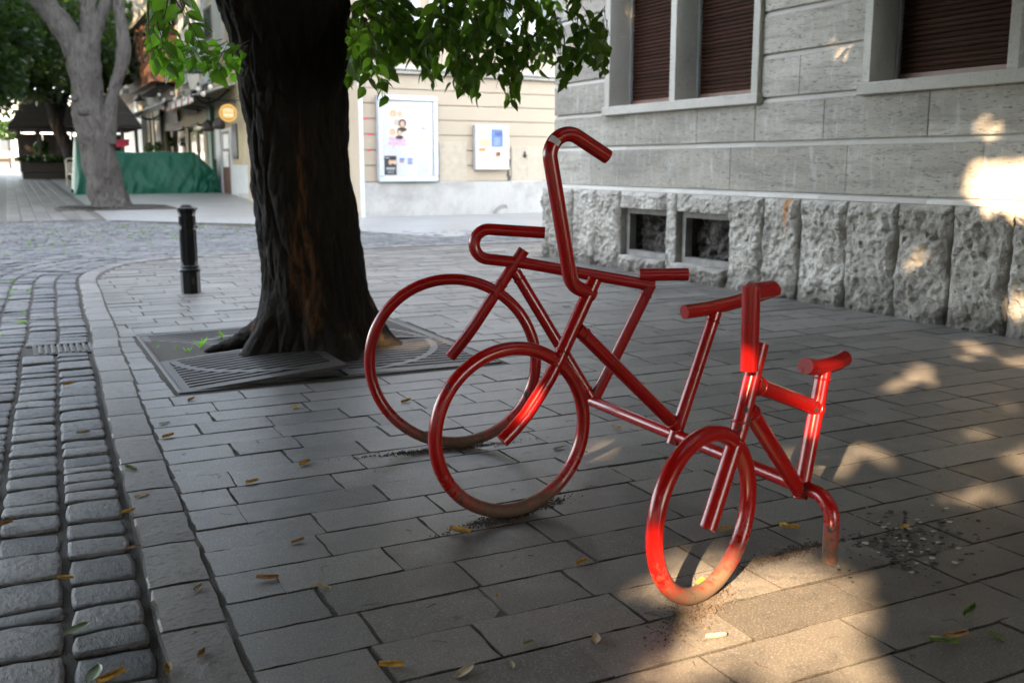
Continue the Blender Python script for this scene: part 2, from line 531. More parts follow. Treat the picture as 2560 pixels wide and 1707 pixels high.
    f = n.noise(6, 5, .6, n.pos()); 
    col = n.mix((.002, .050, .028), (.004, .098, .054), f)
    n.bump(n.noise(14, 4, .6, n.pos((1, 1, .5))), .6, .05)
    MATS['tarp'] = n.done(col, .45, 0.0, .3)
    MATS['concrete'] = plain('old_concrete', (.17, .16, .145), .9, .3, 5)
    MATS['darkwood'] = plain('dark_wood', (.022, .014, .010), .6, .3, 8)
    MATS['brownwood'] = plain('brown_wood', (.10, .048, .030), .55, .3, 8, stretch=(1, 1, .2))
    MATS['olive'] = plain('olive_wood', (.16, .125, .055), .55, .25, 6)
    MATS['greenpaint'] = plain('green_paint', (.02, .10, .055), .5, .2, 6)
    MATS['redcloth'] = plain('red_cloth', (.42, .03, .05), .8, .2, 6)
    MATS['whitecloth'] = plain('white_cloth', (.74, .72, .68), .85, .15, 5)
    MATS['shingle'] = plain('shingle', (.028, .021, .017), .8, .4, 9)
    MATS['terracotta'] = plain('terracotta', (.38, .14, .06), .8, .2, 8)
    MATS['cane'] = plain('cane', (.60, .53, .42), .7, .2, 20)
    MATS['slate'] = plain('slate_board', (.015, .017, .018), .5, .2, 8)
    n = N('window_glass'); MATS['glass'] = n.done((.06, .07, .08), .06)
    n = N('clear_glass')
    g = n.new('ShaderNodeBsdfGlass'); g.inputs['Roughness'].default_value = 0.0; g.inputs['IOR'].default_value = 1.45
    n.b.inputs['Base Color'].default_value = (1, 1, 1, 1); n.b.inputs['Roughness'].default_value = .02
    tr = n.new('ShaderNodeBsdfTransparent'); ms = n.new('ShaderNodeMixShader'); fr = n.new('ShaderNodeFresnel'); fr.inputs['IOR'].default_value = 1.18
    gl = n.new('ShaderNodeBsdfGlossy'); gl.inputs['Roughness'].default_value = .02
    n.lk(fr.outputs[0], ms.inputs[0]); n.lk(tr.outputs[0], ms.inputs[1]); n.lk(gl.outputs[0], ms.inputs[2])
    n.lk(ms.outputs[0], n.t.nodes['Material Output'].inputs[0]); MATS['clear'] = n.m
    MATS['milk'] = plain('milk_glass', (.48, .44, .37), .35, .05, 5, bump=0)
    for k, c in dict(blue=(.05, .16, .55), navy=(.02, .05, .25), pink=(.72, .06, .42), ink=(.03, .03, .035), skin=(.72, .45, .32), blond=(.62, .38, .16),
                     hair=(.05, .03, .02), grey=(.45, .45, .46), paleblue=(.62, .80, .86), tan=(.66, .55, .30), orange=(.80, .22, .05),
                     signred=(.60, .02, .06), sand=(.75, .70, .58), spray=(.75, .04, .15)).items():
        MATS[k] = plain('print_' + k, c, .6, .08, 8, bump=0)
    n = N('amber_sign'); MATS['amber'] = n.done((.75, .38, .06), .5)
    n = N('sign_cream'); MATS['signcream'] = n.done((.82, .72, .52), .5)
    MATS['soilpile'] = plain('dark_soil', (.045, .033, .024), .95, .5, 60)
    MATS['twig'] = plain('twig', (.07, .045, .03), .85, .4, 40)
    MATS['dropblack'] = plain('dropping_dark', (.012, .012, .010), .6, .4, 60)
    MATS['dropwhite'] = plain('dropping_pale', (.36, .36, .30), .8, .2, 60)
    MATS['crop_soil'] = MATS['soilpile']
make_mats()

# ================================================================== GROUND
def sheet(name, pts, m, z, kind='structure', parent=None):
    # polygon (x, y) cut at Y0 so that it follows the rising street
    near, far = [], []
    def clip(P, keep):
        out = []
        for i in range(len(P)):
            a, b = P[i], P[(i + 1) % len(P)]
            ia, ib = keep(a), keep(b)
            if ia: out.append(a)
            if ia != ib:
                t = (Y0 - a[1]) / (b[1] - a[1])
                out.append((a[0] + (b[0] - a[0]) * t, Y0))
        return out
    mb = MB()
    for P in (clip(pts, lambda q: q[1] <= Y0), clip(pts, lambda q: q[1] > Y0)):
        if len(P) > 2:
            mb.poly([(x, y, gz(y) + z) for x, y in P])
    o = mb.build(name, m, parent)
    if kind: o['kind'] = kind
    return o
sheet('ground', [(-400, -60), (400, -60), (400, 900), (-400, 900)], M('ground'), -.07)

# kerb line (inner edge), surveyed
KIN = [(.42, -6.0), (.46, .5), (.497, 2.57), (.525, 3.5), (.565, 4.8), (.607, 6.26), (.645, 7.06), (.673, 8.2), (.728, 9.04), (.768, 10.65), (.815, 11.7),
       (.86, 13.1), (.98, 13.9), (1.33, 14.75), (1.85, 15.25), (2.4, 15.5), (3.35, 15.68), (5.1, 15.78), (7.1, 15.8), (9.5, 15.82), (12.5, 15.84)]
def resample(P, step):
    P = [Vector((a, b, 0)) for a, b in P]
    # smooth Catmull-Rom then even spacing
    fine = []
    for i in range(len(P) - 1):
        p0, p1, p2, p3 = P[max(i - 1, 0)], P[i], P[i + 1], P[min(i + 2, len(P) - 1)]
        for k in range(12):
            t = k / 12
            fine.append(.5 * ((2 * p1) + (p2 - p0) * t + (2 * p0 - 5 * p1 + 4 * p2 - p3) * t * t + (3 * p1 - p0 - 3 * p2 + p3) * t ** 3))
    fine.append(P[-1])
    out, acc = [fine[0]], 0.0
    for a, b in zip(fine, fine[1:]):
        d = (b - a).length
        while acc + d >= step:
            t = (step - acc) / d
            a = a + (b - a) * t
            out.append(a.copy()); d = (b - a).length; acc = 0.0
        acc += d
    return out
KL = resample(KIN, .05)
def kl_frame(i):
    i = max(1, min(len(KL) - 2, i))
    t = (KL[i + 1] - KL[i - 1]).normalized()
    return KL[i], t, Vector((-t.y, t.x, 0))          # normal points out to the road
def kl_off(i, off):
    p, t, nn = kl_frame(i)
    return p + nn * off
def x_kerb(y):
    best = min(range(len(KL)), key=lambda i: abs(KL[i].y - y) if KL[i].x < 1.2 else 9)
    return KL[best].x

# pavement bed = kerb line polygon
bed = [(p.x - .01, p.y) for p in KL[::6]] + [(12.5, -6.0)]
pavement = sheet('pavement', bed, M('soil'), -.005)

# pavers -------------------------------------------------------------
ROW, ROW0 = .239, 2.397
pav_mesh = {}
def paver_mesh(L, v):
    key = (L, v)
    if key in pav_mesh: return pav_mesh[key]
    r = random.Random(hash(key) % 9973)
    hx, hy, z1, z0 = L / 2 - .0040, ROW / 2 - .0043, 0.0, -.03
    per = []
    nl, ns = max(4, int(L / .055)), 4
    j = lambda: r.uniform(-.0042, .0034)
    for k in range(nl): per.append((-hx + 2 * hx * k / nl, -hy + j()))
    for k in range(ns): per.append((hx + j(), -hy + 2 * hy * k / ns))
    for k in range(nl): per.append((hx - 2 * hx * k / nl, hy + j()))
    for k in range(ns): per.append((-hx + j(), hy - 2 * hy * k / ns))
    b = .0012
    n = len(per)
    top = [(x - math.copysign(b, x) * (abs(x) > hx * .5), y - math.copysign(b, y) * (abs(y) > hy * .5), z1) for x, y in per]
    mid = [(x, y, z1 - b * 1.3) for x, y in per]
    bot = [(x, y, z0) for x, y in per]
    mb = MB().add(top + mid + bot, [tuple(range(n))] + [(i, n + i, n + (i + 1) % n, (i + 1) % n) for i in range(n)] + [(n + i, 2 * n + i, 2 * n + (i + 1) % n, n + (i + 1) % n) for i in range(n)])
    me_ = mb.mesh('paver', M('paver')); me_.materials.append(M('soil'))
    for i_, p_ in enumerate(me_.polygons): p_.material_index = 0 if i_ == 0 else 1
    pav_mesh[key] = me_
    return pav_mesh[key]
GRATE = (.835, 3.06, 6.30, 8.70)      # x0, x1, y0, y1 of the tree grate opening
KNOWN = {0: [1.169], -1: [1.39, 2.387, 1.89], -2: [2.217, 2.85], 1: [1.30]}
plist = []
LENS = (.32, .38, .42, .46, .50, .54, .60)
prr = random.Random(3)
for k in range(-14, 57):
    y0 = ROW0 + k * ROW; yc = y0 + ROW / 2
    if yc > 15.6: continue
    xs = x_kerb(min(yc, 13.2)) + .002
    if yc > 13.2:
        cand = [p.x for p in KL if abs(p.y - yc - .15) < .06 and p.x < 8]
        xs = (min(cand) if cand else 1.0) + .03
    x = xs + prr.uniform(-.28, 0.0)
    xend = 7.2 if yc < 13.5 else 12.3
    while x < xend:
        L = prr.choice(LENS)
        kn = [q for q in KNOWN.get(k, []) if x + .25 < q < x + .75]
        x1 = kn[0] if kn else x + L
        a = max(x, xs); L = round((x1 - a) / .02) * .02
        x = x1
        if L < .06: continue
        # cut round the grate
        segs = [(a, a + L)]
        if GRATE[2] - .02 < yc < GRATE[3] + .02:
            segs = [(p, q) for p, q in ((a, min(a + L, GRATE[0] - .03)), (max(a, GRATE[1] + .03), a + L)) if q - p > .05]
        for p, q in segs:
            plist.append(((p + q) / 2, yc, round(round((q - p) / .02) * .02, 2)))
def px_area(x, y, w, h):
    c = [to_px((x + a * w / 2, y + b * h / 2, gz(y))) for a, b in ((-1, -1), (1, -1), (1, 1), (-1, 1))]
    if any(p[0] > 1e5 for p in c): return 0
    ok = any(-20 < p[0] < 2580 and -20 < p[1] < 1727 for p in c)
    return abs(sum(c[i][0] * c[(i + 1) % 4][1] - c[(i + 1) % 4][0] * c[i][1] for i in range(4))) / 2 if ok else 0
plist.sort(key=lambda q: -px_area(q[0], q[1], q[2], ROW))
rest = MB()
for i, (x, y, L) in enumerate(plist):
    v = prr.randrange(4)
    me = paver_mesh(L, v)
    rot = (prr.gauss(0, .004), prr.gauss(0, .003), prr.gauss(0, .004))
    z = gz(y) + prr.gauss(0, .0015)
    if i < 300:
        inst('paver', me, pavement, (x, y, z), rot)
    else:
        mt = Matrix.Translation((x, y, z)) @ Matrix.Rotation(rot[2], 4, 'Z') @ Matrix.Rotation(rot[0], 4, 'X')
        rest.add([mt @ q.co for q in me.vertices], [tuple(f.vertices) for f in me.polygons])
pf = rest.build('paver_field', M('paver'), pavement, 'stuff')
pf.data.materials.append(M('soil'))
for p_ in pf.data.polygons: p_.material_index = 0 if p_.normal.z > .9 else 1

# kerb stones ---------------------------------------------------------
kerb = sheet('kerb', [(p.x, p.y) for p in (kl_off(i, -.005) for i in range(0, len(KL), 5))] + [(p.x, p.y) for p in (kl_off(i, .215) for i in range(len(KL) - 1, -1, -5))], M('soil'), -.007)
kr = random.Random(5)
i = 20
while i < len(KL) - 12:
    n = kr.choice((7, 8, 9, 10, 12, 14)) if KL[i].x < .84 or KL[i].x > 2 else 6
    a, b = i, min(i + n, len(KL) - 2)
    mb = MB()
    W = .208
    rows = []
    for q in range(0, 5):
        t = a + (b - a) * q / 4
        ii = int(round(t)); g_ = .009 * (1 if q == 0 else -1 if q == 4 else 0)
        p, tt, nn = kl_frame(ii)
        base = p + tt * g_
        z = gz(p.y)
        w0, w1 = .006 + kr.uniform(-.004, .004), W + kr.uniform(-.006, .006)
        rd = .012 if q in (0, 4) else .0
        prof = [(w0, -.05), (w0, -.006), (w0 + .006, .001 - rd * .4), (W * .5, .004 - rd * .4), (w1 - .008, .001 - rd * .4), (w1, -.008), (w1, -.05)]
        rows.append([base + nn * u + Vector((0, 0, z + h + kr.uniform(-.0015, .0015))) for u, h in prof])
    k = len(rows[0])
    vs = [v for r_ in rows for v in r_]
    fs = [(r_ * k + c, r_ * k + c + 1, (r_ + 1) * k + c + 1, (r_ + 1) * k + c) for r_ in range(4) for c in range(k - 1)]
    fs += [tuple(reversed(range(k))), tuple(range(4 * k, 5 * k))]
    mb.add(vs, fs)
    ko = mb.build('kerb_stone', M('kerb'), kerb)
    ko.data.materials.append(M('soil'))
    for p_ in ko.data.polygons: p_.material_index = 0 if abs(p_.normal.z) > .8 else 1
    i += n

# road bed and setts ---------------------------------------------------
road = sheet('road', [(kl_off(i, .2).x, kl_off(i, .2).y) for i in range(0, len(KL), 6)] + [(12.4, 24.6), (-30, 24.6), (-30, -6)], M('soil'), -.021)
sett_me = []
sr = random.Random(9)
def sett_geo(r, irregular=1.0):
    # unit sett in x, y within +-.5; rounded top
    n = 12
    vs = []
    ph = [(2 * math.pi * (k + .5) / n) for k in range(n)]
    def sq(a, e=.20):
        c, s_ = math.cos(a), math.sin(a)
        m_ = (abs(c) ** (2 / e) + abs(s_) ** (2 / e)) ** (-e / 2)
        return c * m_ * .5, s_ * m_ * .5
    jit = [1 + r.uniform(-.045, .02) * irregular for _ in range(n)]
    for f, z in ((1.0, -.06), (1.0, -.010), (.968, -.002), (.86, .0015)):
        for k, a in enumerate(ph):
            x, y = sq(a)
            vs.append((x * f * jit[k], y * f * jit[k], z + (r.uniform(-.002, .002) if z > -.02 else 0)))
    fs = [(r_ * n + k, r_ * n + (k + 1) % n, (r_ + 1) * n + (k + 1) % n, (r_ + 1) * n + k) for r_ in range(3) for k in range(n)]
    fs.append(tuple(range(3 * n, 4 * n)))
    return vs, fs
for _ in range(14):
    v, f = sett_geo(sr)
    mb = MB().add(v, f, True)
    me_ = mb.mesh('sett', M('sett')); me_.materials.append(M('soil'))
    for i_, p_ in enumerate(me_.polygons): p_.material_index = 1 if i_ < 12 else 0
    sett_me.append(me_)
DR = on_ground(165, 868)                                  # drain cover among the setts
setts = []
CW = .236
for c in range(0, 12):
    off = .225 + CW * (c + .5)
    i = 10 + sr.random() * 3
    while i < len(KL) - 4:
        L = sr.choice((.14, .16, .18, .20, .22, .24, .26)) * (1.0 if i < 260 else .8)
        p, t, nn = kl_frame(int(i))
        scale = 1.0
        q = p + nn * off
        # outer side of the bend gets longer arcs
        p2, t2, n2 = kl_frame(int(i + L / .05))
        real = ((p2 + n2 * off) - q).length
        if real > .02:
            ctr = (q + p2 + n2 * off) / 2
            tt = (p2 + n2 * off - q).normalized()
            nsub = max(1, round(real / .2)) if c > 2 else max(1, round(real / .26))
            for s_ in range(nsub):
                cc = q + (p2 + n2 * off - q) * ((s_ + .5) / nsub)
                if abs(cc.x - DR.x) < .24 and abs(cc.y - DR.y) < .25: continue
                setts.append((cc.x, cc.y, CW - .017, real / nsub - .009, math.atan2(tt.y, tt.x) - math.pi / 2))
        i += L / .05
# cross rows of setts on the open square
y = 15.9
while y < 24.3:
    dl = .15 + .03 * ((y - 15) / 9)
    x = -9.0 + sr.random() * .2
    xe = min(7.1, 7.1 - max(0, y - 17.6) * .8) + sr.uniform(-.2, .2)
    while x < xe:
        L = sr.uniform(.17, .26)
        # outside of the columns that follow the kerb
        far = y - 15.84 - .225 > CW * 3.1 or x < kl_off(200, 0).x - CW * 12.2
        if far:
            setts.append((x + L / 2, y + sr.uniform(-.01, .01), L - .018, dl - .022, sr.gauss(0, .03)))
        x += L
    y += dl
# setts beyond the curved columns, to the left of the photograph's edge
keep = []
for q in setts:
    d_ = 0
    keep.append(q)
setts = keep
setts.sort(key=lambda q: -px_area(q[0], q[1], q[2], q[3]))
SV, SF, SQ = [], [], []
nb = 0
for i, (x, y, w, l, a) in enumerate(setts):
    me = sett_me[sr.randrange(14)]
    z = gz(y) - .008 + sr.gauss(0, .004)
    if i < 300:
        inst('sett', me, road, (x, y, z), (sr.gauss(0, .018), sr.gauss(0, .018), a + sr.gauss(0, .015)), (w, l, 1.0))
    elif px_area(x, y, w, l) > 0 or i % 3 == 0 or (y < 16):
        mt = Matrix.Translation((x, y, z)) @ Matrix.Rotation(a + sr.gauss(0, .02), 4, 'Z') @ Matrix.Rotation(sr.gauss(0, .02), 4, 'X')
        for v in me.vertices:
            SV.append(tuple(mt @ Vector((v.co.x * w, v.co.y * l, v.co.z))))
        for r_ in range(3):
            for k in range(12):
                SF.append((nb + r_ * 12 + k, nb + r_ * 12 + (k + 1) % 12, nb + (r_ + 1) * 12 + (k + 1) % 12, nb + (r_ + 1) * 12 + k))
        for k in range(5):
            t_ = nb + 36
            SF.append((t_, t_ + 1 + 2 * k, t_ + 2 + 2 * k, t_ + min(3 + 2 * k, 11)))
        nb += 48
bulk('sett_field', SV, SF, M('sett'), road, 'stuff', True)

# far pavement, side street, lane strips ------------------------------
far_pavement = sheet('far_pavement', [(1.9, 24.3), (4.7, 21.9), (7.15, 17.4), (12.4, 16.0), (60, 16.0), (60, 24.0), (7.6, 23.2), (7.3, 120), (1.9, 120)], M('farpave'), -.004)
lane = sheet('lane', [(-30, 24.5), (1.88, 24.5), (1.88, 120), (-30, 120)], M('lanepave'), -.012)
strip_me = {}
for c in range(6):
    x = .02 + c * .31
    y = 24.55
    while y < 60:
        L = sr.choice((.7, .9, 1.1, 1.3))
        if L not in strip_me:
            strip_me[L] = MB().box(-.14, .14, -L / 2 + .012, L / 2 - .012, -.06, .006, .006).mesh('strip_slab', M('kerb'))
        inst('strip_slab', strip_me[L], lane, (x, y + L / 2, gz(y + L / 2)), (math.atan(SL), 0, 0))
        y += L
# moss and weeds in the joints of the square
mv, mf = [], []
for _ in range(420):
    x, y = sr.uniform(-3, 6.5), sr.uniform(16.2, 23.0)
    if sr.random() < .10: x, y = sr.uniform(-1.2, .1), sr.uniform(9, 14)
    for k in range(4):
        a = sr.uniform(0, 6.28); h = sr.uniform(.012, .028); w = .012
        cx_, cy_ = x + sr.gauss(0, .025), y + sr.gauss(0, .02)
        b = len(mv)
        z = gz(y) - .02
        dx, dy = math.cos(a) * w, math.sin(a) * w
        mv += [(cx_ - dx, cy_ - dy, z), (cx_ + dx, cy_ + dy, z), (cx_ + dx * 1.4 + sr.gauss(0, .01), cy_ + dy, z + h), (cx_ - dx * 1.4, cy_ - dy + sr.gauss(0, .01), z + h)]
        mf.append((b, b + 1, b + 2, b + 3))
tag(bulk('joint_weeds', mv, mf, M('leaf')), 'tiny green weeds sprouting in the joints of the cobbled square', 'weeds', kind='stuff')

# drain cover ------------------------------------------------------------
dc = empty('drain_cover', (DR.x, DR.y, -.012), 'small rusty iron drain cover with parallel ribs set among the cobbles', 'drain cover')
MB().box(-.235, .235, -.24, .24, -.05, -.006).box(-.235, .235, -.24, -.215, -.0058, .008).box(-.235, .235, .215, .24, -.0058, .008).box(-.235, -.205, -.2148, .2148, -.0058, .008).box(.205, .235, -.2148, .2148, -.0058, .008).build('cover_frame', M('grate'), dc)
for k in range(9):
    x = -.18 + k * .045
    MB().box(x - .013, x + .013, -.19, .19, -.0058, .010, .003).build('rib', M('grate'), dc)

# ================================================================== STONE BUILDING (right)
XP, XU = 7.27, 7.40                       # plinth face, upper wall face
sb = empty('stone_building', (XU + 2, 8, 0), 'grey travertine building with rough stone plinth and brown roller shutters', 'building')
sbo = Vector(sb.location)
def sbuild(mb, name, m, parent=None, kind=None):
    if parent is None or parent is sb:
        mb.v = [(x - sbo.x, y - sbo.y, z - sbo.z) for x, y, z in mb.v]
        return mb.build(name, m, sb, kind)
    mb.v = [(x - sbo.x, y - sbo.y, z - sbo.z) for x, y, z in mb.v]
    return mb.build(name, m, parent, kind)
YE, YN = 13.42, 1.0                       # far corner, near end (outside the picture)
Z1 = 1.10                                 # top of the ledge
TOPZ = 9.4
def sy(y): return y * XU / XP
WINS = [(sy(10.23), sy(11.60), 'w'), (sy(8.70), sy(10.13), 'w'), (sy(5.62), sy(7.06), 'w'), (sy(4.05), sy(5.50), 'w')]
# mullion between the first pair is its own stone; openings z range
WZ0, WZ1 = 2.16, 4.05
FR = .12
groups = [(sy(8.62), sy(11.72)), (sy(3.93), sy(7.15))]
# wall core behind the facing: strips round the openings
core = MB()
XC = XU + .035
core.box(XC, XC + .5, YN, YE - .03, .96, WZ0 - .12)
for a_, b_ in ((YN, 9.06), (10.15, 10.31), (11.40, YE - .03)):
    core.box(XC, XC + .5, a_, b_, -.1, .9598)
core.box(XC + .3, XC + .5, 9.0602, 10.1498, -.1, .9598).box(XC + .3, XC + .5, 10.3102, 11.3998, -.1, .9598)
core.box(XC, XC + .5, YN, YE - .03, WZ1 + .12, TOPZ)
ys = [YN] + [q for g_ in groups for q in (g_[0], g_[1])] 
edges = sorted([YN, YE - .03] + [q for g_ in groups for q in g_])
for a, b in zip(edges[0::2], edges[1::2]):
    core.box(XC, XC + .5, a, b, WZ0 - .12, WZ1 + .12)
core.box(XC + .5, XC + 7, YE - .53, YE - .03, -.1, TOPZ)          # return wall along the side street
core.box(XC, XC + 7, -16, YN - .001, -.1, TOPZ)  # unseen run of wall, extended to close off sky light from behind
core.box(XC - .1, XC + 7, -16, YE, TOPZ + .001, TOPZ + .25)
sbuild(core, 'wall', M('travs'))
# courses of facing blocks with a recessed joint under each
levels = [1.10, 1.585, 2.05, 2.505, 2.945, 3.385, 3.825, 4.265, 4.705, 5.15, 5.6, 6.05, 6.5, 6.95, 7.4, 7.85, 8.3, 8.75]
br = random.Random(21)
for ci, (za, zb) in enumerate(zip(levels, levels[1:] + [9.2])):
    spans = [(YN, YE)]
    if zb > WZ0 - .05 and za < WZ1 + .10:
        spans = [(YN, groups[1][0]), (groups[1][1], groups[0][0]), (groups[0][1], YE)]
        if za < WZ0 - .13 and zb < WZ0 + .2:
            spans = [(YN, YE)] if zb <= WZ0 - .1 else spans
    for a, b in spans:
        y = a
        while y < b - .02:
            L = br.choice((1.05, 1.3, 1.55, 1.8, 2.1)) if ci < 2 else br.choice((.9, 1.2, 1.5))
            e = min(b, y + L)
            if b - e < .35: e = b
            mb = MB()
            z0_, z1_ = za + .060, zb - .0015
            if ci == 0: z0_ = za + .006
            mb.box(XU, XC + .02, y + .0015, e - .0015, z0_, z1_, .004)
            if ci > 0:      # weathered sloping shoulder of the course below, dark slit over it
                lg = MB().add([(XU + .002, y, za + .001), (XU + .002, e, za + .001), (XC - .003, e, za + .046), (XC - .003, y, za + .046)], [(0, 1, 2, 3)])
                sbuild(lg, 'course_shoulder', M('travs'))
            sbuild(mb, 'stone_block', M('trav'))
            y = e
# ledge stones over the plinth
y = YN
while y < YE + .05:
    L = br.choice((.8, 1.1, 1.35)); e = min(YE + .09, y + L)
    mb = MB()
    mb.add([(XP + .06, y, 1.045), (XP + .06, e - .003, 1.045), (XP + .075, e - .003, 1.085), (XP + .075, y, 1.085), (XU + .03, e - .003, 1.104), (XU + .03, y, 1.104), (XU + .03, y, 1.03), (XU + .03, e - .003, 1.03)],
           [(0, 1, 2, 3), (3, 2, 4, 5), (6, 7, 1, 0), (0, 3, 5, 6), (1, 7, 4, 2)])
    sbuild(mb, 'ledge_stone', M('travs'))
    y = e
# windows: surrounds, sills, shutters
def slat_profile(y0, y1, z0, z1, x):
    h = z1 - z0
    mb = MB()
    pr = [(x + .012, z0), (x, z0 + h * .12), (x - .004, z0 + h * .5), (x, z0 + h * .86), (x + .012, z1 - .001)]
    vs = [(px_, yy, pz) for yy in (y0, y1) for px_, pz in pr]
    k = len(pr)
    mb.add(vs, [(i, i + 1, k + i + 1, k + i) for i in range(k - 1)])
    return mb
DEP = .30
def window_group(g0, g1, openings, upper):
    z0, z1 = WZ0, WZ1
    sur = MB()
    w = sbuild(MB().box(XU - .075, XC + .06, g0 - .03, g1 + .03, z0 - .115, z0 - .001, .008), 'window_sill', M('travs'))
    sbuild(MB().box(XU - .05, XC + .06, g0, g1, z1, z1 + .115, .006), 'window_lintel', M('travs'))
    cuts = sorted([q for o in openings for q in o])
    piers = [(g0, openings[0][0])] + [(openings[i][1], openings[i + 1][0]) for i in range(len(openings) - 1)] + [(openings[-1][1], g1)]
    for a, b in piers:
        sbuild(MB().box(XU - .05, XU + DEP + .12, a, b, z0, z1 - .001, .006), 'window_jamb', M('travs'))
    for a, b in openings:
        sh = sbuild(MB().box(XU + DEP + .035, XU + DEP + .06, a, b, z0, z1 - .002), 'shutter', M('darkwood'))
        n = int((z1 - z0 - .09) / .047)
        for i in range(n):
            zz = z0 + .085 + i * .047
            d_ = br.uniform(-.0015, .0025)
            slat_profile(a + .03, b - .03, zz, zz + .045, XU + DEP + .01 + d_)
            sbuild(slat_profile(a + .03, b - .03, zz, zz + .045, XU + DEP + .01 + d_), 'slat', M('shutter'), sh)
        sbuild(MB().box(XU + DEP - .012, XU + DEP + .03, a + .03, b - .03, z0 + .004, z0 + .082, .006), 'bottom_rail', M('brownwood'), sh)
        for yy in (a + .001, b - .031):
            sbuild(MB().box(XU + DEP - .03, XU + DEP + .03, yy, yy + .03, z0 + .001, z1 - .003, .003), 'guide_rail', M('alu'), sh)
window_group(groups[0][0], groups[0][1], [(sy(8.73), sy(10.12)), (sy(10.235), sy(11.60))], False)
window_group(groups[1][0], groups[1][1], [(sy(4.05), sy(5.50)), (sy(5.61), sy(7.05))], False)
# rough-faced plinth blocks
def rough_block(y0, y1, z0, z1, seed, amp=.055, x0=XP, flat=False):
    ny, nz = max(5, int((y1 - y0) / .015)), max(5, int((z1 - z0) / .015))
    vs, fs = [], []
    sv = Vector((seed * 3.7, seed * 1.3, seed * .9))
    bul = .03 + .03 * ((seed * 37) % 7) / 7
    for i in range(nz + 1):
        v = i / nz
        for j in range(ny + 1):
            u = j / ny
            p = Vector((0, y0 + (y1 - y0) * u, z0 + (z1 - z0) * v))
            e = min(u * (y1 - y0), (1 - u) * (y1 - y0), (1 - v) * (z1 - z0) + .012, .06) / .06
            e = max(0.0, e) ** .6
            q = Vector((0, p.y * 2.6, p.z * 2.6)) + sv
            n1 = noise.fractal(q, 1.0, 2.0, 5)
            n2 = abs(noise.noise(q * 3.1)) 
            n3 = noise.noise(q * 9.0)
            n4 = noise.fractal(q * 7.0 + Vector((2, 8, 4)), .8, 2.0, 4)
            vd = noise.voronoi(Vector((seed, p.y * 5.5, p.z * 5.0)) + sv)[0]
            fac = min(.5, vd[1] - vd[0])
            d = .03 * e * fac + .025 * e * (noise.cell(Vector((seed, p.y * 3.2 + n1, p.z * 3.0 + n2))) - .5) * 0 + bul * e + amp * e * (n1 * .75 + .3 - n2 * .75) + n3 * .012 * e + n4 * .016 * (.3 + .7 * e)
            if noise.noise(q * 4.7 + Vector((5, 5, 5))) > .62: d -= .02 * e
            vs.append((x0 + .035 - d, p.y, p.z))
    k = ny + 1
    for i in range(nz):
        for j in range(ny):
            fs.append((i * k + j, (i + 1) * k + j, (i + 1) * k + j + 1, i * k + j + 1))
    mb = MB().add(vs, fs, False)
    b = len(vs)
    # returns into the joints
    per = [i * k for i in range(nz + 1)]
    mb.add([vs[i] for i in per] + [(XC + .02, vs[i][1], vs[i][2]) for i in per], [(i, i + len(per), i + 1 + len(per), i + 1) for i in range(len(per) - 1)])
    per = [i * k + ny for i in range(nz + 1)]
    mb.add([vs[i] for i in per] + [(XC + .02, vs[i][1], vs[i][2]) for i in per], [(i, i + 1, i + 1 + len(per), i + len(per)) for i in range(len(per) - 1)])
    per = [nz * k + j for j in range(k)]
    mb.add([vs[i] for i in per] + [(XC + .02, vs[i][1], vs[i][2]) for i in per], [(i, i + len(per), i + 1 + len(per), i + 1) for i in range(len(per) - 1)])
    return mb
JT = [13.56, 13.30, 12.64, 12.01, 11.375, 10.33, 10.125, 9.085, 8.50, 7.935, 7.28, 6.65, 6.06, 5.47, 4.9, 4.3, 3.7, 3.1, 2.5, 1.9, 1.3]
sd = 1
for b_, a_ in zip(JT, JT[1:]):
    sd += 1
    a, b = a_ + .007, b_ - .007
    if abs(b_ - 11.375) < .01 or abs(b_ - 10.125) < .01:
        sbuild(rough_block(a, b, .835, 1.04, sd, .04), 'plinth_block', M('rough'))
        sbuild(rough_block(a, b, -.03, .20, sd + .5, .05, XP - .03), 'plinth_block', M('rough'))
        # basement window: concrete frame set back, dark rubble niche behind
        fw = sbuild(MB().box(XP + .12, XP + .22, a + .02, b - .002, .755, .835).box(XP + .12, XP + .22, b - .075, b - .002, .2, .7548).box(XP + .12, XP + .22, a + .02, b - .0752, .195, .27), 'basement_window', M('concrete'))
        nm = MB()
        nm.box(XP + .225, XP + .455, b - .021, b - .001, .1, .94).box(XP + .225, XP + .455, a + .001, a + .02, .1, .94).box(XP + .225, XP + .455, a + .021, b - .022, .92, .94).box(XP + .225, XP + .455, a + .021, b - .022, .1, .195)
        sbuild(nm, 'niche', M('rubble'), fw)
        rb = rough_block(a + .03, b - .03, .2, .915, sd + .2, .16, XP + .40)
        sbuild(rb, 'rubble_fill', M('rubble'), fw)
    else:
        sbuild(rough_block(a, b, -.03, 1.04, sd, .065 if a < 8.9 else .05), 'plinth_block', M('rough'))
# return of the corner along the side street
rc = MB()
rc.box(XP + .05, XP + 6, YE - .03, YE + .10, -.05, 1.03, .02)
sbuild(rc, 'plinth_return', M('rough'))
# slits that keep the core open behind the basement niches are hidden by the niche boxes

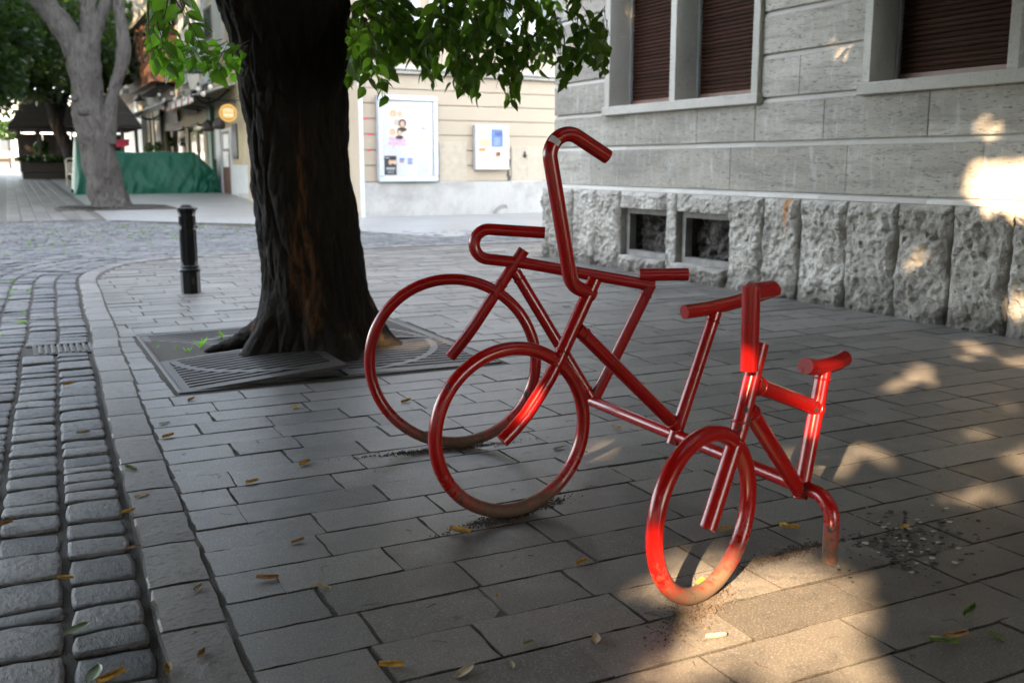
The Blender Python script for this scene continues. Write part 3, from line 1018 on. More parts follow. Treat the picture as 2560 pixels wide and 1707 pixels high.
# ================================================================== BICYCLE RACK
PR, RR = .0285, .0275
rack = empty('bicycle_rack', (2.515, 2.505, 0), 'red steel tube bicycle rack shaped like three bicycles welded to one low rail', 'bicycle rack')
ro = Vector(rack.location)
def rbuild(mb, name, parent=None, label=None):
    mb.v = [(x - ro.x, y - ro.y, z - ro.z) for x, y, z in mb.v]
    o = mb.build(name, M('red'), parent or rack)
    if label: o['label'] = label
    return o
rail = MB().tube(fillet([(2.515, 4.165, .236), (2.515, 2.505, .236), (2.515, 2.505, -.03)], .085, 12), RR, 24)
rbuild(rail, 'rail')
def plane_fn(c0, a):
    t = Vector((math.cos(R(a)), math.sin(R(a)), 0)); c = Vector((c0[0], c0[1], 0))
    return lambda u, z, off=0.0: c + t * u + Vector((0, 0, z)) + Vector((-t.y, t.x, 0)) * off
def beads(mb, f, L):
    # weld beads where a tube meets another
    for (u0, z0, u1, z1, off) in L:
        p, q = f(u0, z0), f(u1, z1); d = (q - p).normalized(); c = p + d * off
        a_ = d.orthogonal().normalized(); b_ = d.cross(a_)
        mb.tube([c + (a_ * math.cos(t) + b_ * math.sin(t)) * (PR + .0012) for t in (2 * math.pi * k / 28 for k in range(28))], .0042, 7, closed=True)
def wheel(f, uc, zc, r):
    return MB().tube([f(uc + r * math.cos(q), zc + r * math.sin(q)) for q in (2 * math.pi * k / 96 for k in range(96))], RR, 22, closed=True)
# 1: racing bicycle at the back
f = plane_fn((1.881, 4.454), -25)
fr = MB()
fr.tube([f(.362, .990), f(.236, .80), f(.175, .705), f(.122, .624), f(.075, .558), f(-.002, .462)], PR, 24)
fr.tube([f(.318, .885), f(.70, .250)], PR, 24)
fr.tube([f(.985, .822), f(.70, .215)], PR, 24)
beads(fr, f, [(.318, .885, .70, .250, .045), (.985, .822, .70, .215, .06), (.236, .80, .362, .990, .032), (.236, .80, .122, .624, .032), (.70, .25, .318, .885, .05)])
b1 = rbuild(fr, 'bicycle_frame', None, 'rear frame with dropped handlebar, farthest along the rail')
rbuild(wheel(f, .0105, .438, .410), 'wheel', b1)
rbuild(MB().tube(fillet([f(.462, 1.072), f(.115, 1.094), f(.125, .952), f(.36, .926), f(1.000, .812)], [.070, .070, .3], 14), PR, 24), 'handlebar', b1)
rbuild(MB().tube([f(.925, .866), f(1.165, .868)], .031, 24), 'saddle', b1)
# 2: bicycle with the tall hooked handlebar
f = plane_fn((1.672, 3.429), 0.5)
fr = MB()
fr.tube([f(.412, .940), f(.251, .631), f(.205, .555), f(.160, .492), f(.100, .415), f(.045, .362), f(-.006, .320)], PR, 24)
fr.tube([f(.335, .745), f(.845, .272)], PR, 24)
fr.tube([f(1.030, .768), f(.820, .200)], PR, 24)
beads(fr, f, [(.335, .745, .845, .272, .040), (.845, .272, .335, .745, .045), (1.03, .768, .82, .2, .042), (.251, .631, .412, .94, .032), (.251, .631, .16, .492, .032)])
b2 = rbuild(fr, 'bicycle_frame', None, 'middle frame with tall hooked handlebar')
rbuild(wheel(f, .037, .359, .330), 'wheel', b2)
hb2 = fillet([f(.462, 1.428), f(.169, 1.588), f(.303, .925), f(.405, .878)], [.082, .075], 16)
rbuild(MB().tube(hb2, .0295, 26), 'handlebar', b2)
rbuild(MB().tube([f(.862, .778), f(.98, .784), f(1.10, .798), f(1.23, .818), f(1.368, .848)], .0305, 24), 'saddle', b2)
# strip of pale tape on the bend
tp = MB().tube(hb2[10:13], .0301, 26, cap=False)
bc = sum((Vector(p) for p in hb2[10:13]), Vector()) / 3
tv = Vector((-.35, -.9, .45))
tp.f = [fc for fc in tp.f if ((sum((Vector(tp.v[i]) for i in fc), Vector()) / 4) - bc).dot(tv) > .021]
tp.sm = [True] * len(tp.f)
tp.v = [(x - ro.x, y - ro.y, z - ro.z) for x, y, z in tp.v]
tp.build('tape', M('grey'), b2)
# 3: small bicycle in front
f = plane_fn((1.831, 2.424), 19)
fr = MB()
fr.tube([f(.384, .812), f(.269, .530), f(.106, .238)], PR, 24)
fr.tube([f(.355, .678), f(.815, .512)], PR, 24)
fr.tube([f(.318, .606), f(.712, .216)], PR, 24)
fr.tube([f(.838, .655), f(.708, .196)], PR, 24)
beads(fr, f, [(.355, .678, .815, .512, .034), (.815, .512, .355, .678, .030), (.318, .606, .712, .216, .036), (.838, .655, .708, .196, .034), (.269, .53, .384, .812, .032), (.269, .53, .106, .238, .032)])
b3 = rbuild(fr, 'bicycle_frame', None, 'small front frame nearest the free end of the rail')
rbuild(wheel(f, .083, .2935, .265), 'wheel', b3)
rbuild(MB().tube([f(.300, .735, -.012), f(.292, 1.014, -.012)], .0295, 26).tube([f(.290, .995, -.012), f(.420, .992, -.012)], .0293, 26), 'handlebar', b3)
rbuild(MB().tube([f(.700, .690), f(.77, .676), f(.85, .668), f(.93, .668), f(1.0, .676)], .0305, 24), 'saddle', b3)

# ================================================================== BOLLARD
BP = on_ground(478, 732)
bo = empty('bollard', (BP.x, BP.y, 0), 'black octagonal cast iron bollard standing on the pavers behind the tree', 'bollard', rz=R(10))
S8 = math.pi / 8
zs = BP and 1.0
hB = .965
MB().lathe([(.105, 0), (.105, .235)], 8, smooth=False, phase=S8).build('base', M('black'), bo)
MB().lathe([(.106, .2352), (.118, .243), (.120, .258), (.110, .272), (.103, .280), (.108, .292), (.104, .304), (.092, .309)], 24).build('collar', M('black'), bo)
sh = MB().lathe([(.088, .3092), (.084, .86)], 8, smooth=False, phase=S8)
shaft = sh.build('shaft', M('black'), bo)
for k in range(8):
    a = k * math.pi / 4
    for z0, z1 in ((.345, .70), (.735, .845)):
        mb = MB()
        for (u0, u1, w0, w1) in ((-.024, -.017, z0, z1), (.017, .024, z0, z1), (-.0168, .0168, z0, z0 + .01), (-.0168, .0168, z1 - .01, z1)):
            mb.box(.0765, .0865, u0, u1, w0, w1)
        o = mb.build('rib_panel', M('black'), shaft); o.rotation_euler = (0, 0, a)
MB().lathe([(.094, .8602), (.094, .872), (.088, .877), (.100, .905), (.118, .915), (.118, .930), (.104, .936)], 8, smooth=False, phase=S8).lathe([(.086, .9362), (.084, .950), (.060, .953), (.052, .965), (.02, .968)], 8, smooth=False, phase=S8).build('cap', M('black'), bo)
MB().box(.088, .112, -.012, .012, .715, .735, .003).build('lug', M('black'), bo).rotation_euler = (0, 0, R(-36.5))
MB().box(.0972, .0985, -.026, .026, .10, .175).build('sticker', M('cast'), bo).rotation_euler = (0, 0, R(-100))

# ================================================================== TREE GRATE
gx0, gx1, gy0, gy1 = GRATE
gcx, gcy = 1.93, 7.42
grate = empty('tree_grate', (gcx, gcy, 0), 'square iron tree grate with lifted plates round the dark trunk', 'tree grate')
rim = MB()
for (a, b, c, d) in ((gx0, gx1, gy0, gy0 + .025), (gx0, gx1, gy1 - .025, gy1), (gx0, gx0 + .025, gy0 + .0252, gy1 - .0252), (gx1 - .025, gx1, gy0 + .0252, gy1 - .0252)):
    rim.box(a - gcx, b - gcx, c - gcy, d - gcy, -.06, .006, .003)
rim.build('rim', M('cast'), grate)
MB().poly([(gx0 - gcx, gy0 - gcy, -.05), (gx1 - gcx, gy0 - gcy, -.05), (gx1 - gcx, gy1 - gcy, -.05), (gx0 - gcx, gy1 - gcy, -.05)]).build('soil', M('soil'), grate)
def plate(x0, x1, y0, y1, name, tilt, hinge):
    """One quarter: border bars, an arc bar about the trunk, slats clipped to both fields."""
    T, Wd = .022, .055
    cx_, cy_ = 0.0, 0.0
    r_in, r_arc = .46, .98
    bars = MB()
    sx, sy_ = (1 if x1 > .5 else -1), (1 if y1 > .5 else -1)
    bars.box(x0, x1, y0, y0 + Wd, -T, 0).box(x0, x1, y1 - Wd, y1, -T, 0).box(x0, x0 + Wd, y0 + Wd + .0002, y1 - Wd - .0002, -T, 0).box(x1 - Wd, x1, y0 + Wd + .0002, y1 - Wd - .0002, -T, 0)
    seg = 26
    def arc(r0, r1, dz):
        pts = []
        a0 = math.atan2(sy_, sx) - math.pi / 4
        for k in range(seg + 1):
            q = a0 + (math.pi / 2) * k / seg
            pts.append((math.cos(q), math.sin(q)))
        vs = [(c * r, s_ * r, z) for c, s_ in pts for r, z in ((r0, dz), (r1, dz), (r1, -T), (r0, -T))]
        bars.add(vs, [(4 * k + i, 4 * (k + 1) + i, 4 * (k + 1) + (i + 1) % 4, 4 * k + (i + 1) % 4) for k in range(seg) for i in range(4)])
    arc(r_in, r_in + .05, -.0006); arc(r_arc - .025, r_arc + .03, -.0006)
    ori = Vector((x0 if hinge[0] < 0 else x1, y0 if hinge[1] < 0 else y1, 0))
    Rm = Matrix.Translation(ori) @ Matrix.Rotation(tilt[0], 4, 'X') @ Matrix.Rotation(tilt[1], 4, 'Y') @ Matrix.Translation(-ori)
    bars.v = [tuple(Rm @ Vector(v)) for v in bars.v]
    po = bars.build('plate', M('grate'), grate)
    # slats: parallel bars in the inner fan, slanted bars in the corner field
    def slat(p, q):
        d = Vector((q[0] - p[0], q[1] - p[1], 0)); L = d.length
        if L < .04: return
        d /= L; nrm = Vector((-d.y, d.x, 0)) * .019
        P, Q = Vector((p[0], p[1], 0)), Vector((q[0], q[1], 0))
        vs = []
        for z in (-.0012, -T + .002):
            for v in (P - nrm, P + nrm, Q + nrm, Q - nrm): vs.append(tuple(Rm @ (v + Vector((0, 0, z)))))
        MB().add(vs, [(0, 1, 2, 3), (7, 6, 5, 4), (0, 3, 7, 4), (1, 5, 6, 2)]).build('slat', M('grate'), po)
    ax, ay = min(abs(x0), abs(x1)), min(abs(y0), abs(y1))
    bx, by = max(abs(x0), abs(x1)), max(abs(y0), abs(y1))
    def seglist(horizontal, pos, lo, hi, test):
        # clip a line to the region by marching
        run, out = None, []
        k, nmax = 0, 120
        for k in range(nmax + 1):
            w = lo + (hi - lo) * k / nmax
            ok = test(w, pos) if horizontal else test(pos, w)
            if ok and run is None: run = w
            if (not ok or k == nmax) and run is not None:
                out.append((run, w)); run = None
        return out
    inner = lambda u, v: r_in + .045 < math.hypot(u, v) < r_arc - .02 and ax + Wd - .005 < u < bx - Wd + .005 and ay + Wd - .005 < v < by - Wd + .005
    outer = lambda u, v: math.hypot(u, v) > r_arc + .025 and ax + Wd - .005 < u < bx - Wd + .005 and ay + Wd - .005 < v < by - Wd + .005
    st = .082
    pos = ay + Wd + st * .55
    while pos < by - Wd - .01:
        for a, b in seglist(True, pos, ax, bx, inner): slat((sx * a, sy_ * pos), (sx * b, sy_ * pos))
        for a, b in seglist(True, pos, ax, bx, outer): slat((sx * a, sy_ * (pos + .0)), (sx * b, sy_ * (pos - .0)))
        pos += st
hx0, hx1, hy0, hy1 = gx0 - gcx + .03, gx1 - gcx - .03, gy0 - gcy + .03, gy1 - gcy - .03
plate(hx0, -.004, .004, hy1, 'a', (R(1.0), R(-1.0)), (-1, 1))
plate(hx0, -.004, hy0, -.004, 'b', (R(0.0), R(-4.5)), (-1, 1))
plate(.004, hx1, .004, hy1, 'c', (R(-.5), R(4.5)), (1, 1))
plate(.004, hx1, hy0, -.004, 'd', (R(.8), R(.6)), (1, -1))

# ================================================================== DARK TREE
TC = Vector((1.93, 7.42, 0))
tree = empty('street_tree', (TC.x, TC.y, 0), 'thick dark furrowed tree growing out of the iron grate beside the bicycles', 'tree')
# silhouette edges (photo rows) turned into centre line and radius at the trunk's distance
ED = [(0, 539, 871), (109, 575, 867), (218, 593, 865), (327, 610, 867), (435, 622, 871), (544, 634, 884), (653, 647, 898), (740, 655, 909), (800, 655, 914), (830, 652, 917)]
prof = []
for yy, xl, xr in ED:
    a = on_plane(xl, yy, TC, FH); b = on_plane(xr, yy, TC, FH)
    prof.append(((a.z + b.z) / 2, (a + b) / 2, (b - a).length / 2))
prof.sort(key=lambda q: q[0])
prof = [(-.12, prof[0][1], prof[0][2] * 1.02)] + prof
topc, topr = prof[-1][1], prof[-1][2]
def trunk_at(z):
    for p, q in zip(prof, prof[1:]):
        if p[0] <= z <= q[0]:
            t = (z - p[0]) / (q[0] - p[0]); t = t * t * (3 - 2 * t)
            c = p[1].lerp(q[1], t); return Vector((c.x, c.y, z)), p[2] + (q[2] - p[2]) * t
    q = prof[-1]
    k = z - q[0]
    return Vector((q[1].x - .02 * k, q[1].y + .05 * k, z)), q[2] * max(.5, 1 - .12 * k)
NU, NV, ZT = 260, 470, 3.6
V = np.zeros((NV + 1, NU, 3), np.float32)
for i in range(NV + 1):
    z = -.10 + (ZT + .10) * (i / NV) ** 1.0
    c, r0 = trunk_at(max(z, -.1))
    fl = math.exp(-max(0, z) / .23)
    for k in range(NU):
        a = 2 * math.pi * k / NU
        d = Vector((math.cos(a), math.sin(a), 0))
        p = c + d * r0
        lob = .5 + .5 * math.cos(5 * a + 1.1 + .5 * math.sin(2 * a))
        r = r0 * (.955 + .05 * math.cos(3 * a + z * .7)) + fl * (.06 + .24 * lob ** 1.6)
        q = Vector((p.x * 9, p.y * 9, z * 1.9))
        w = noise.noise(Vector((p.x * 5, p.y * 5, z * 2.2))) * .6
        fur = abs(noise.noise(q + Vector((w, w, 0))))
        fur2 = abs(noise.noise(q * 2.3 + Vector((9, 3, 1))))
        rid = (1 - min(1, fur * 2.6)) ** 1.5
        fine = noise.noise(Vector((p.x * 60, p.y * 60, z * 26)))
        r += .020 - .036 * rid - .014 * (1 - min(1, fur2 * 2.4)) + .0055 * fine + .02 * noise.noise(Vector((p.x * 2, p.y * 2, z * 1.2)))
        V[i, k] = (c + d * r)
V[..., 0] -= TC.x; V[..., 1] -= TC.y
ii, kk = np.meshgrid(np.arange(NV), np.arange(NU), indexing='ij')
F = np.stack([ii * NU + kk, ii * NU + (kk + 1) % NU, (ii + 1) * NU + (kk + 1) % NU, (ii + 1) * NU + kk], -1).reshape(-1, 4)
trunk = bulk('trunk', V.reshape(-1, 3), F, M('bark'), tree, None, True)
def bark_disp(s):
    return lambda p, r: r * (.18 * noise.fractal(Vector((p.x * 14, p.y * 14, p.z * 14)), 1, 2, 4) + .10 * noise.noise(p * 40))
def spline(pts, n=8):
    P = [Vector(p) for p in pts]; out = []
    for i in range(len(P) - 1):
        p0, p1, p2, p3 = P[max(i - 1, 0)], P[i], P[i + 1], P[min(i + 2, len(P) - 1)]
        for k in range(n):
            t = k / n
            out.append(.5 * ((2 * p1) + (p2 - p0) * t + (2 * p0 - 5 * p1 + 4 * p2 - p3) * t * t + (3 * p1 - p0 - 3 * p2 + p3) * t ** 3))
    out.append(P[-1]); return out
def lin(a, b, n): return [a + (b - a) * k / (n - 1) for k in range(n)]
rt = MB()
def root(pxs, r0, r1):
    P = [on_ground(x, y) + Vector((0, 0, h)) for x, y, h in pxs]
    s_ = spline([p - TC for p in P], 10)
    rt.tube(s_, lin(r0, r1, len(s_)), 20, disp=bark_disp(1))
root([(700, 868, .10), (640, 862, .075), (600, 872, .04), (555, 874, .012), (515, 880, -.01)], .13, .022)
root([(860, 872, .10), (905, 868, .07), (945, 872, .05), (985, 868, .02)], .10, .03)
root([(665, 850, .12), (632, 842, .06), (608, 842, .0)], .09, .03)
rt.build('roots', M('bark'), tree)
lm = MB()
LIMBS = [[(0, 0, 3.4), (-.6, -.3, 4.4), (-1.6, -1.0, 5.8), (-2.6, -2.2, 7.4)], [(0, .1, 3.4), (.9, -.8, 4.3), (2.2, -2.0, 5.2), (3.4, -3.4, 6.2)],
         [(0, .2, 3.4), (.3, 1.0, 4.8), (.9, 2.4, 6.6), (1.2, 3.4, 8.4)], [(0, 0, 3.4), (1.0, .2, 4.2), (2.3, .4, 4.9), (3.9, .3, 5.6)], [(0, .1, 3.4), (-1.2, .7, 4.6), (-2.6, 1.6, 6.0), (-3.6, 2.2, 7.6)]]
for L in LIMBS:
    s_ = spline([Vector(p) + (topc - TC) * (1 if i == 0 else .8) * Vector((1, 1, 0)).length * 0 for i, p in enumerate(L)], 8)
    lm.tube(s_, lin(.26, .05, len(s_)), 14, disp=bark_disp(2))
lm.build('limbs', M('bark'), tree)

# ================================================================== FOLIAGE
def in_poly(x, y, P):
    r = np.zeros(len(x), bool)
    for i in range(len(P)):
        (x0, y0), (x1, y1) = P[i], P[(i + 1) % len(P)]
        c = ((y0 > y) != (y1 > y)) & (x < (x1 - x0) * (y - y0) / ((y1 - y0) if y1 != y0 else 1e-9) + x0)
        r ^= c
    return r
_fw, _rt, _up = np.array(FW), np.array(RT), np.array(UP)
def px_np(P):
    v = P - np.array(CO)
    z = v @ _fw
    z = np.where(z < .05, .05, z)
    return CX + FPX * (v @ _rt) / z, CY - FPX * (v @ _up) / z, v @ _fw
def world_ell(kind, cx, cy, rx, ry, X=XP):
    # survey an ellipse of sunlight: centre and half axes on the ground (x, y) or on the wall (y, z)
    if kind == 'g':
        c, a, b = on_ground(cx, cy), on_ground(cx + rx, cy), on_ground(cx, cy - ry)
        return np.array([[c.x, c.y], [a.x - c.x, a.y - c.y], [b.x - c.x, b.y - c.y]])
    c, a, b = on_x(cx, cy, X), on_x(cx + rx, cy, X), on_x(cx, cy - ry, X)
    return np.array([[c.y, c.z], [a.y - c.y, a.z - c.z], [b.y - c.y, b.z - c.z]])
GAP_G = [world_ell('g', *q) for q in ((2530, 1150, 210, 92), (2270, 948, 125, 56), (2432, 873, 85, 30), (2155, 1142, 95, 44), (2555, 900, 70, 24), (2490, 1020, 90, 26), (2380, 1250, 60, 20))]
GAP_W = [world_ell('w', *q) for q in ((2535, 448, 160, 98), (2540, 545, 110, 34), (2300, 660, 60, 44), (2085, 100, 40, 44), (2480, 290, 62, 44), (2545, 770, 40, 70), (2430, 360, 40, 24))]
PATCH = [on_ground(x, y) for x, y in ((1560, 1707), (1610, 1600), (1665, 1545), (1720, 1460), (1745, 1385), (1790, 1345), (1850, 1375), (1960, 1378), (2080, 1395), (2190, 1418), (2205, 1460), (2196, 1540), (2178, 1590),
                                      (2215, 1640), (2240, 1660), (2262, 1630), (2275, 1707), (2280, 1760), (1900, 1790), (1560, 1770))]
PATCH = [(p.x, p.y) for p in PATCH]
GAP_T = [(Vector((1.80, 3.43, .44)), .075), (Vector((1.60, 2.36, .17)), .05), (Vector((2.05, 2.50, .75)), .06), (Vector((2.60, 2.68, .42)), .05), (Vector((2.30, 6.95, .15)), .07), (Vector((2.75, 7.1, .05)), .12)]
_sd = np.array(SD)
def gaps(P, grow=0.0):
    """True for leaves that would stand in a shaft of sunlight the photograph shows."""
    tg = P[:, 2] / -_sd[2]
    G = P + _sd * tg[:, None]
    tw = (XP - P[:, 0]) / _sd[0]
    Wl = P + _sd * tw[:, None]
    wall = tw < tg
    rm = np.zeros(len(P), bool)
    lim = np.random.default_rng(17).uniform(.65, 1.6, len(P))        # ragged edges, a few leaves stay
    lim[::16] = .12
    for E in GAP_G:
        A = np.linalg.inv(E[1:].T); q = (G[:, :2] - E[0]) @ A.T
        rm |= (~wall) & ((q ** 2).sum(1) < lim)
    for k_, E in enumerate(GAP_W):
        A = np.linalg.inv(E[1:].T); q = (Wl[:, 1:] - E[0]) @ A.T
        rm |= wall & ((q ** 2).sum(1) < (np.maximum(lim, 1.0) if k_ == 0 else lim))
    rm |= in_poly(G[:, 0], G[:, 1], PATCH)
    for T, r in GAP_T:
        d = P - np.array(T)
        pr = d @ _sd
        rm |= (np.linalg.norm(d - pr[:, None] * _sd, axis=1) < r + .05) & (pr < 0)
    return rm
def leaf_quads(P, size, r, flat=.5):
    n = len(P)
    nrm = r.normal(size=(n, 3)); nrm[:, 2] += flat * 2; nrm /= np.linalg.norm(nrm, axis=1)[:, None]
    a = r.normal(size=(n, 3)); a -= nrm * (a * nrm).sum(1)[:, None]; a /= np.linalg.norm(a, axis=1)[:, None]
    b = np.cross(nrm, a)
    s = size * r.uniform(.7, 1.25, n)[:, None]
    V = np.stack([P - a * s * .62, P + b * s * .36 - a * s * .05, P + a * s * .62, P - b * s * .36 - a * s * .05], 1).reshape(-1, 3)
    F = np.arange(4 * n).reshape(-1, 4)
    return V, F
def ellipsoid(r, n, c, rad, hollow=.35):
    u = r.normal(size=(n, 3)); u /= np.linalg.norm(u, axis=1)[:, None]
    q = (hollow ** 3 + (1 - hollow ** 3) * r.random(n)) ** (1 / 3)
    return np.array(c) + u * q[:, None] * np.array(rad)
def crown(parent, origin, blobs, size, seed, zmin, m, carve=True, extra=None):
    r = np.random.default_rng(seed)
    P = np.concatenate([ellipsoid(r, n, c, rad) for c, rad, n in blobs])
    P = P[P[:, 2] > zmin]
    if carve: P = P[~gaps(P)]
    if extra is not None: P = P[extra(P)]
    V, F = leaf_quads(P - np.array(origin), size, r)
    return bulk('crown', V, F, m, parent, 'stuff')
# crown of the dark tree (above the frame), made lopsided to darken the near pavers
crown(tree, (TC.x, TC.y, 0), [((1.9, 5.2, 7.2), (4.6, 3.8, 3.0), 12000), ((3.6, 2.6, 5.9), (4.2, 3.6, 1.9), 8000), ((-1.6, 2.2, 6.3), (4.2, 4.2, 2.3), 8500)], .17, 5, 3.95, M('leaf_crown'))
def above_frame(P):
    x, y, z = px_np(P)
    return (y < -25) | (z < .1) | (x < -60) | (x > 2620)
sk = crown(tree, (TC.x, TC.y, 0), [((3.4, 6.9, 4.3), (2.6, 1.9, 1.9), 9000), ((.6, 6.2, 4.5), (2.4, 1.9, 1.9), 7500), ((5.9, 6.6, 4.9), (1.5, 2.6, 1.9), 5000), ((-2.2, 6.0, 4.6), (2.4, 2.4, 2.1), 7000), ((-.6, 7.6, 4.2), (1.9, 1.6, 1.9), 6000)], .14, 6, 2.55, M('leaf'), True, above_frame)
sk.name = 'crown_skirt'  # low skirt, extended to cut sky light on the near pavers
# unseen trees added round the viewpoint to block sun and sky light
def sun_block_tree(x, y, lab, blobs, seed, h=4.5):
    t = empty('street_tree', (x, y, 0), lab, 'tree', 'unseen trees added to block light')
    mb = MB()
    s_ = spline([(0, 0, -.1), (.1, 0, 1.5), (0, .2, 3.0), (.2, .3, h), (.3, .2, h + 2.5)], 6)
    mb.tube(s_, lin(.42, .16, len(s_)), 16, disp=bark_disp(3))
    for k in range(4):
        a = k * 1.6 + seed
        s_ = spline([(.1, .3, h - 1.0), (math.cos(a) * 1.3, math.sin(a) * 1.3, h + .6), (math.cos(a) * 3.0, math.sin(a) * 3.0, h + 2.2)], 6)
        mb.tube(s_, lin(.16, .04, len(s_)), 10)
    mb.build('trunk', M('bark'), t)
    crown(t, (x, y, 0), [((x + c[0], y + c[1], c[2]), rad, n) for c, rad, n in blobs], .26, seed, 2.9, M('leaf_crown'))
sun_block_tree(-3.6, -5.4, 'unseen broad tree added behind the viewpoint as sun blocker, nearest to the stone building', [((-2.4, 1.9, 4.5), (3.6, 3.6, 1.9), 8000), ((0, 0, 6.6), (5.6, 5.6, 4.6), 20000), ((2.8, 2.2, 4.6), (3.2, 3.2, 1.6), 4500), ((0, 0, 10.5), (5.0, 5.0, 3.0), 6000)], 21)
sun_block_tree(-8.2, .2, 'unseen broad tree added behind the viewpoint as sun blocker on the cobbled side', [((0, 0, 7.0), (5.2, 5.2, 4.6), 17000), ((0, 0, 11), (4.5, 4.5, 2.8), 6000)], 22)
sun_block_tree(-2.6, -11.5, 'unseen leafy tree added far behind the viewpoint along the stone building', [((0, 0, 7.4), (4.5, 4.5, 4.2), 6000)], 23)
sun_block_tree(2.0, -7.2, 'unseen leafy tree added in the pavement row behind the viewpoint to block sky light', [((.4, 1.2, 6.2), (5.2, 4.6, 3.4), 16000), ((2.2, 4.4, 5.4), (3.4, 2.8, 2.0), 6000)], 29, 4.0)
sun_block_tree(-4.6, 2.4, 'unseen broad tree added beside the viewpoint to darken the near ground', [((.4, 0, 6.4), (5.2, 4.6, 3.0), 17000), ((3.2, -2.0, 5.2), (3.6, 3.2, 1.6), 7000), ((4.4, -4.5, 5.6), (4.0, 3.0, 2.0), 6500)], 28, 4.0)
# unseen tall block, added to keep sun off the lane and far walls
A_, B_ = Vector((.755, .656, 0)), Vector((-.656, .755, 0))
th = empty('sun_block_house', A_ * -25 + B_ * 34, 'tall unseen block added across the square to hold off the sun', 'building', rz=math.atan2(.755, -.656))
MB().box(-27, 27, 0, 10, 0, 33).build('wall', M('offwhite'), th)
MB().box(-27.4, 27.4, -.4, 10.4, 33.001, 33.6).build('cornice', M('travs'), th)
for k in range(13):
    for r_ in range(7):
        MB().box(-25.5 + k * 4.1, -24.1 + k * 4.1, -.06, -.001, 2 + r_ * 4.2, 4.2 + r_ * 4.2).build('window', M('glass'), th)

lh = empty('sky_block_house', A_ * -24 + B_ * -12, 'low unseen block added across the square to cut low sky light', 'building', rz=math.atan2(.755, -.656))  # unseen low house, added to cut sky glow behind the viewpoint
MB().box(-18.9, 18.9, 0, 9, 0, 9.2).build('wall', M('offwhite'), lh)
MB().add([(-19.2, -.4, 9.21), (19.2, -.4, 9.21), (19.2, 9.4, 9.21), (-19.2, 9.4, 9.21), (-18, 4.5, 11.4), (18, 4.5, 11.4)], [(0, 1, 5, 4), (1, 2, 5), (2, 3, 4, 5), (3, 0, 4), (3, 2, 1, 0)]).build('roof', M('terracotta'), lh)
for k in range(9):
    for r_ in range(2):
        MB().box(-17.4 + k * 4.1, -16.0 + k * 4.1, -.06, -.001, 1.4 + r_ * 4, 3.4 + r_ * 4).build('window', M('glass'), lh)

# hanging sprays of leaves in front of the facades ------------------------
def spray_bound(x, tab):
    for (x0, y0), (x1, y1) in zip(tab, tab[1:]):
        if x0 <= x <= x1: return y0 + (y1 - y0) * (x - x0) / (x1 - x0)
    return -999
RB = [(866, 190), (880, 235), (930, 215), (962, 262), (985, 200), (1030, 165), (1060, 215), (1090, 225), (1120, 215), (1150, 250), (1185, 262), (1215, 205), (1250, 235), (1290, 280), (1310, 215), (1350, 185), (1380, 200), (1410, 225), (1440, 175), (1470, 195), (1500, 215), (1522, 205), (1530, 60)]
LBd = [(362, 60), (372, 140), (385, 165), (400, 190), (440, 200), (470, 195), (500, 160), (530, 200), (555, 190), (575, 205), (590, 225), (610, 250)]
LT = [(0, 0, 0), (.30, .36, .015), (.62, .33, .01)]
def leaf_shape(L, curl, fold):
    w = L * .60
    mid = [(0, 0), (.30, 0), (.64, 0), (1.0, 0)]
    out = []
    z = lambda t: -curl * L * t * t
    pts = [Vector((0, 0, 0)), Vector((.30 * L, 0, z(.3))), Vector((.64 * L, 0, z(.64))), Vector((1.04 * L, 0, z(1.04)))]
    for s_ in (1, -1):
        pts += [Vector((.18 * L, s_ * w * .40, z(.18) + fold * w * .40)), Vector((.45 * L, s_ * w * .50, z(.45) + fold * w * .5)), Vector((.74 * L, s_ * w * .30, z(.74) + fold * w * .3))]
    fs = [(0, 4, 1), (4, 5, 2, 1), (5, 6, 2), (6, 3, 2), (0, 1, 7), (7, 1, 2, 8), (8, 2, 9), (9, 2, 3)]
    return pts, [f_ if i < 4 else f_ for i, f_ in enumerate(fs)]
class Spray:
    def __init__(s): s.lf, s.tw = MB(), MB()
    def twig(s, p, d, n, step, L, lim, r, droop):
        pts = [p.copy()]
        side = 1
        for k in range(n):
            d = (d + Vector((r.gauss(0, .14), r.gauss(0, .14), -droop))).normalized()
            p = p + d * step
            x, y = to_px(p)
            b = spray_bound(x, lim)
            if y > b - 6: break
            pts.append(p.copy())
            side = -side
            sd_ = d.cross(Vector((r.gauss(0, .5), r.gauss(0, .5), 1))).normalized() * side
            ld = (sd_ * .85 + d * .45 + Vector((0, 0, -.45)) + Vector((r.gauss(0, .25), r.gauss(0, .25), r.gauss(0, .2)))).normalized()
            up = (Vector((r.gauss(0, .6), r.gauss(0, .6), 1))); up = (up - ld * up.dot(ld)).normalized()
            lt = up.cross(ld)
            Lf = L * r.uniform(.65, 1.2)
            tip = to_px(p + ld * Lf)
            if tip[1] > spray_bound(tip[0], lim) + 14: continue
            q, fs = leaf_shape(Lf, r.uniform(.05, .35), r.uniform(.05, .5))
            s.lf.add([p + ld * (.012 + v.x) + lt * v.y + up * v.z for v in q], fs)
        if len(pts) > 1:
            s.tw.tube(pts, lin(.0028, .0012, len(pts)), 5, cap=False)
        return pts
    def build(s, par, nm):
        o0 = Vector(par.location)
        for mb in (s.lf, s.tw): mb.v = [(x - o0.x, y - o0.y, z - o0.z) for x, y, z in mb.v]
        s.lf.build('hanging_leaves', M('leaf_bright' if nm == 'l' else 'leaf'), par, 'stuff'); s.tw.build('twigs', M('twig'), par, 'stuff')
lr = random.Random(77)
sp = Spray()
def px_depth(x, y, d):
    v = ray(x, y)
    return CO + v * (d / v.dot(FH))
RB2 = [(x, y - 28) for x, y in RB]
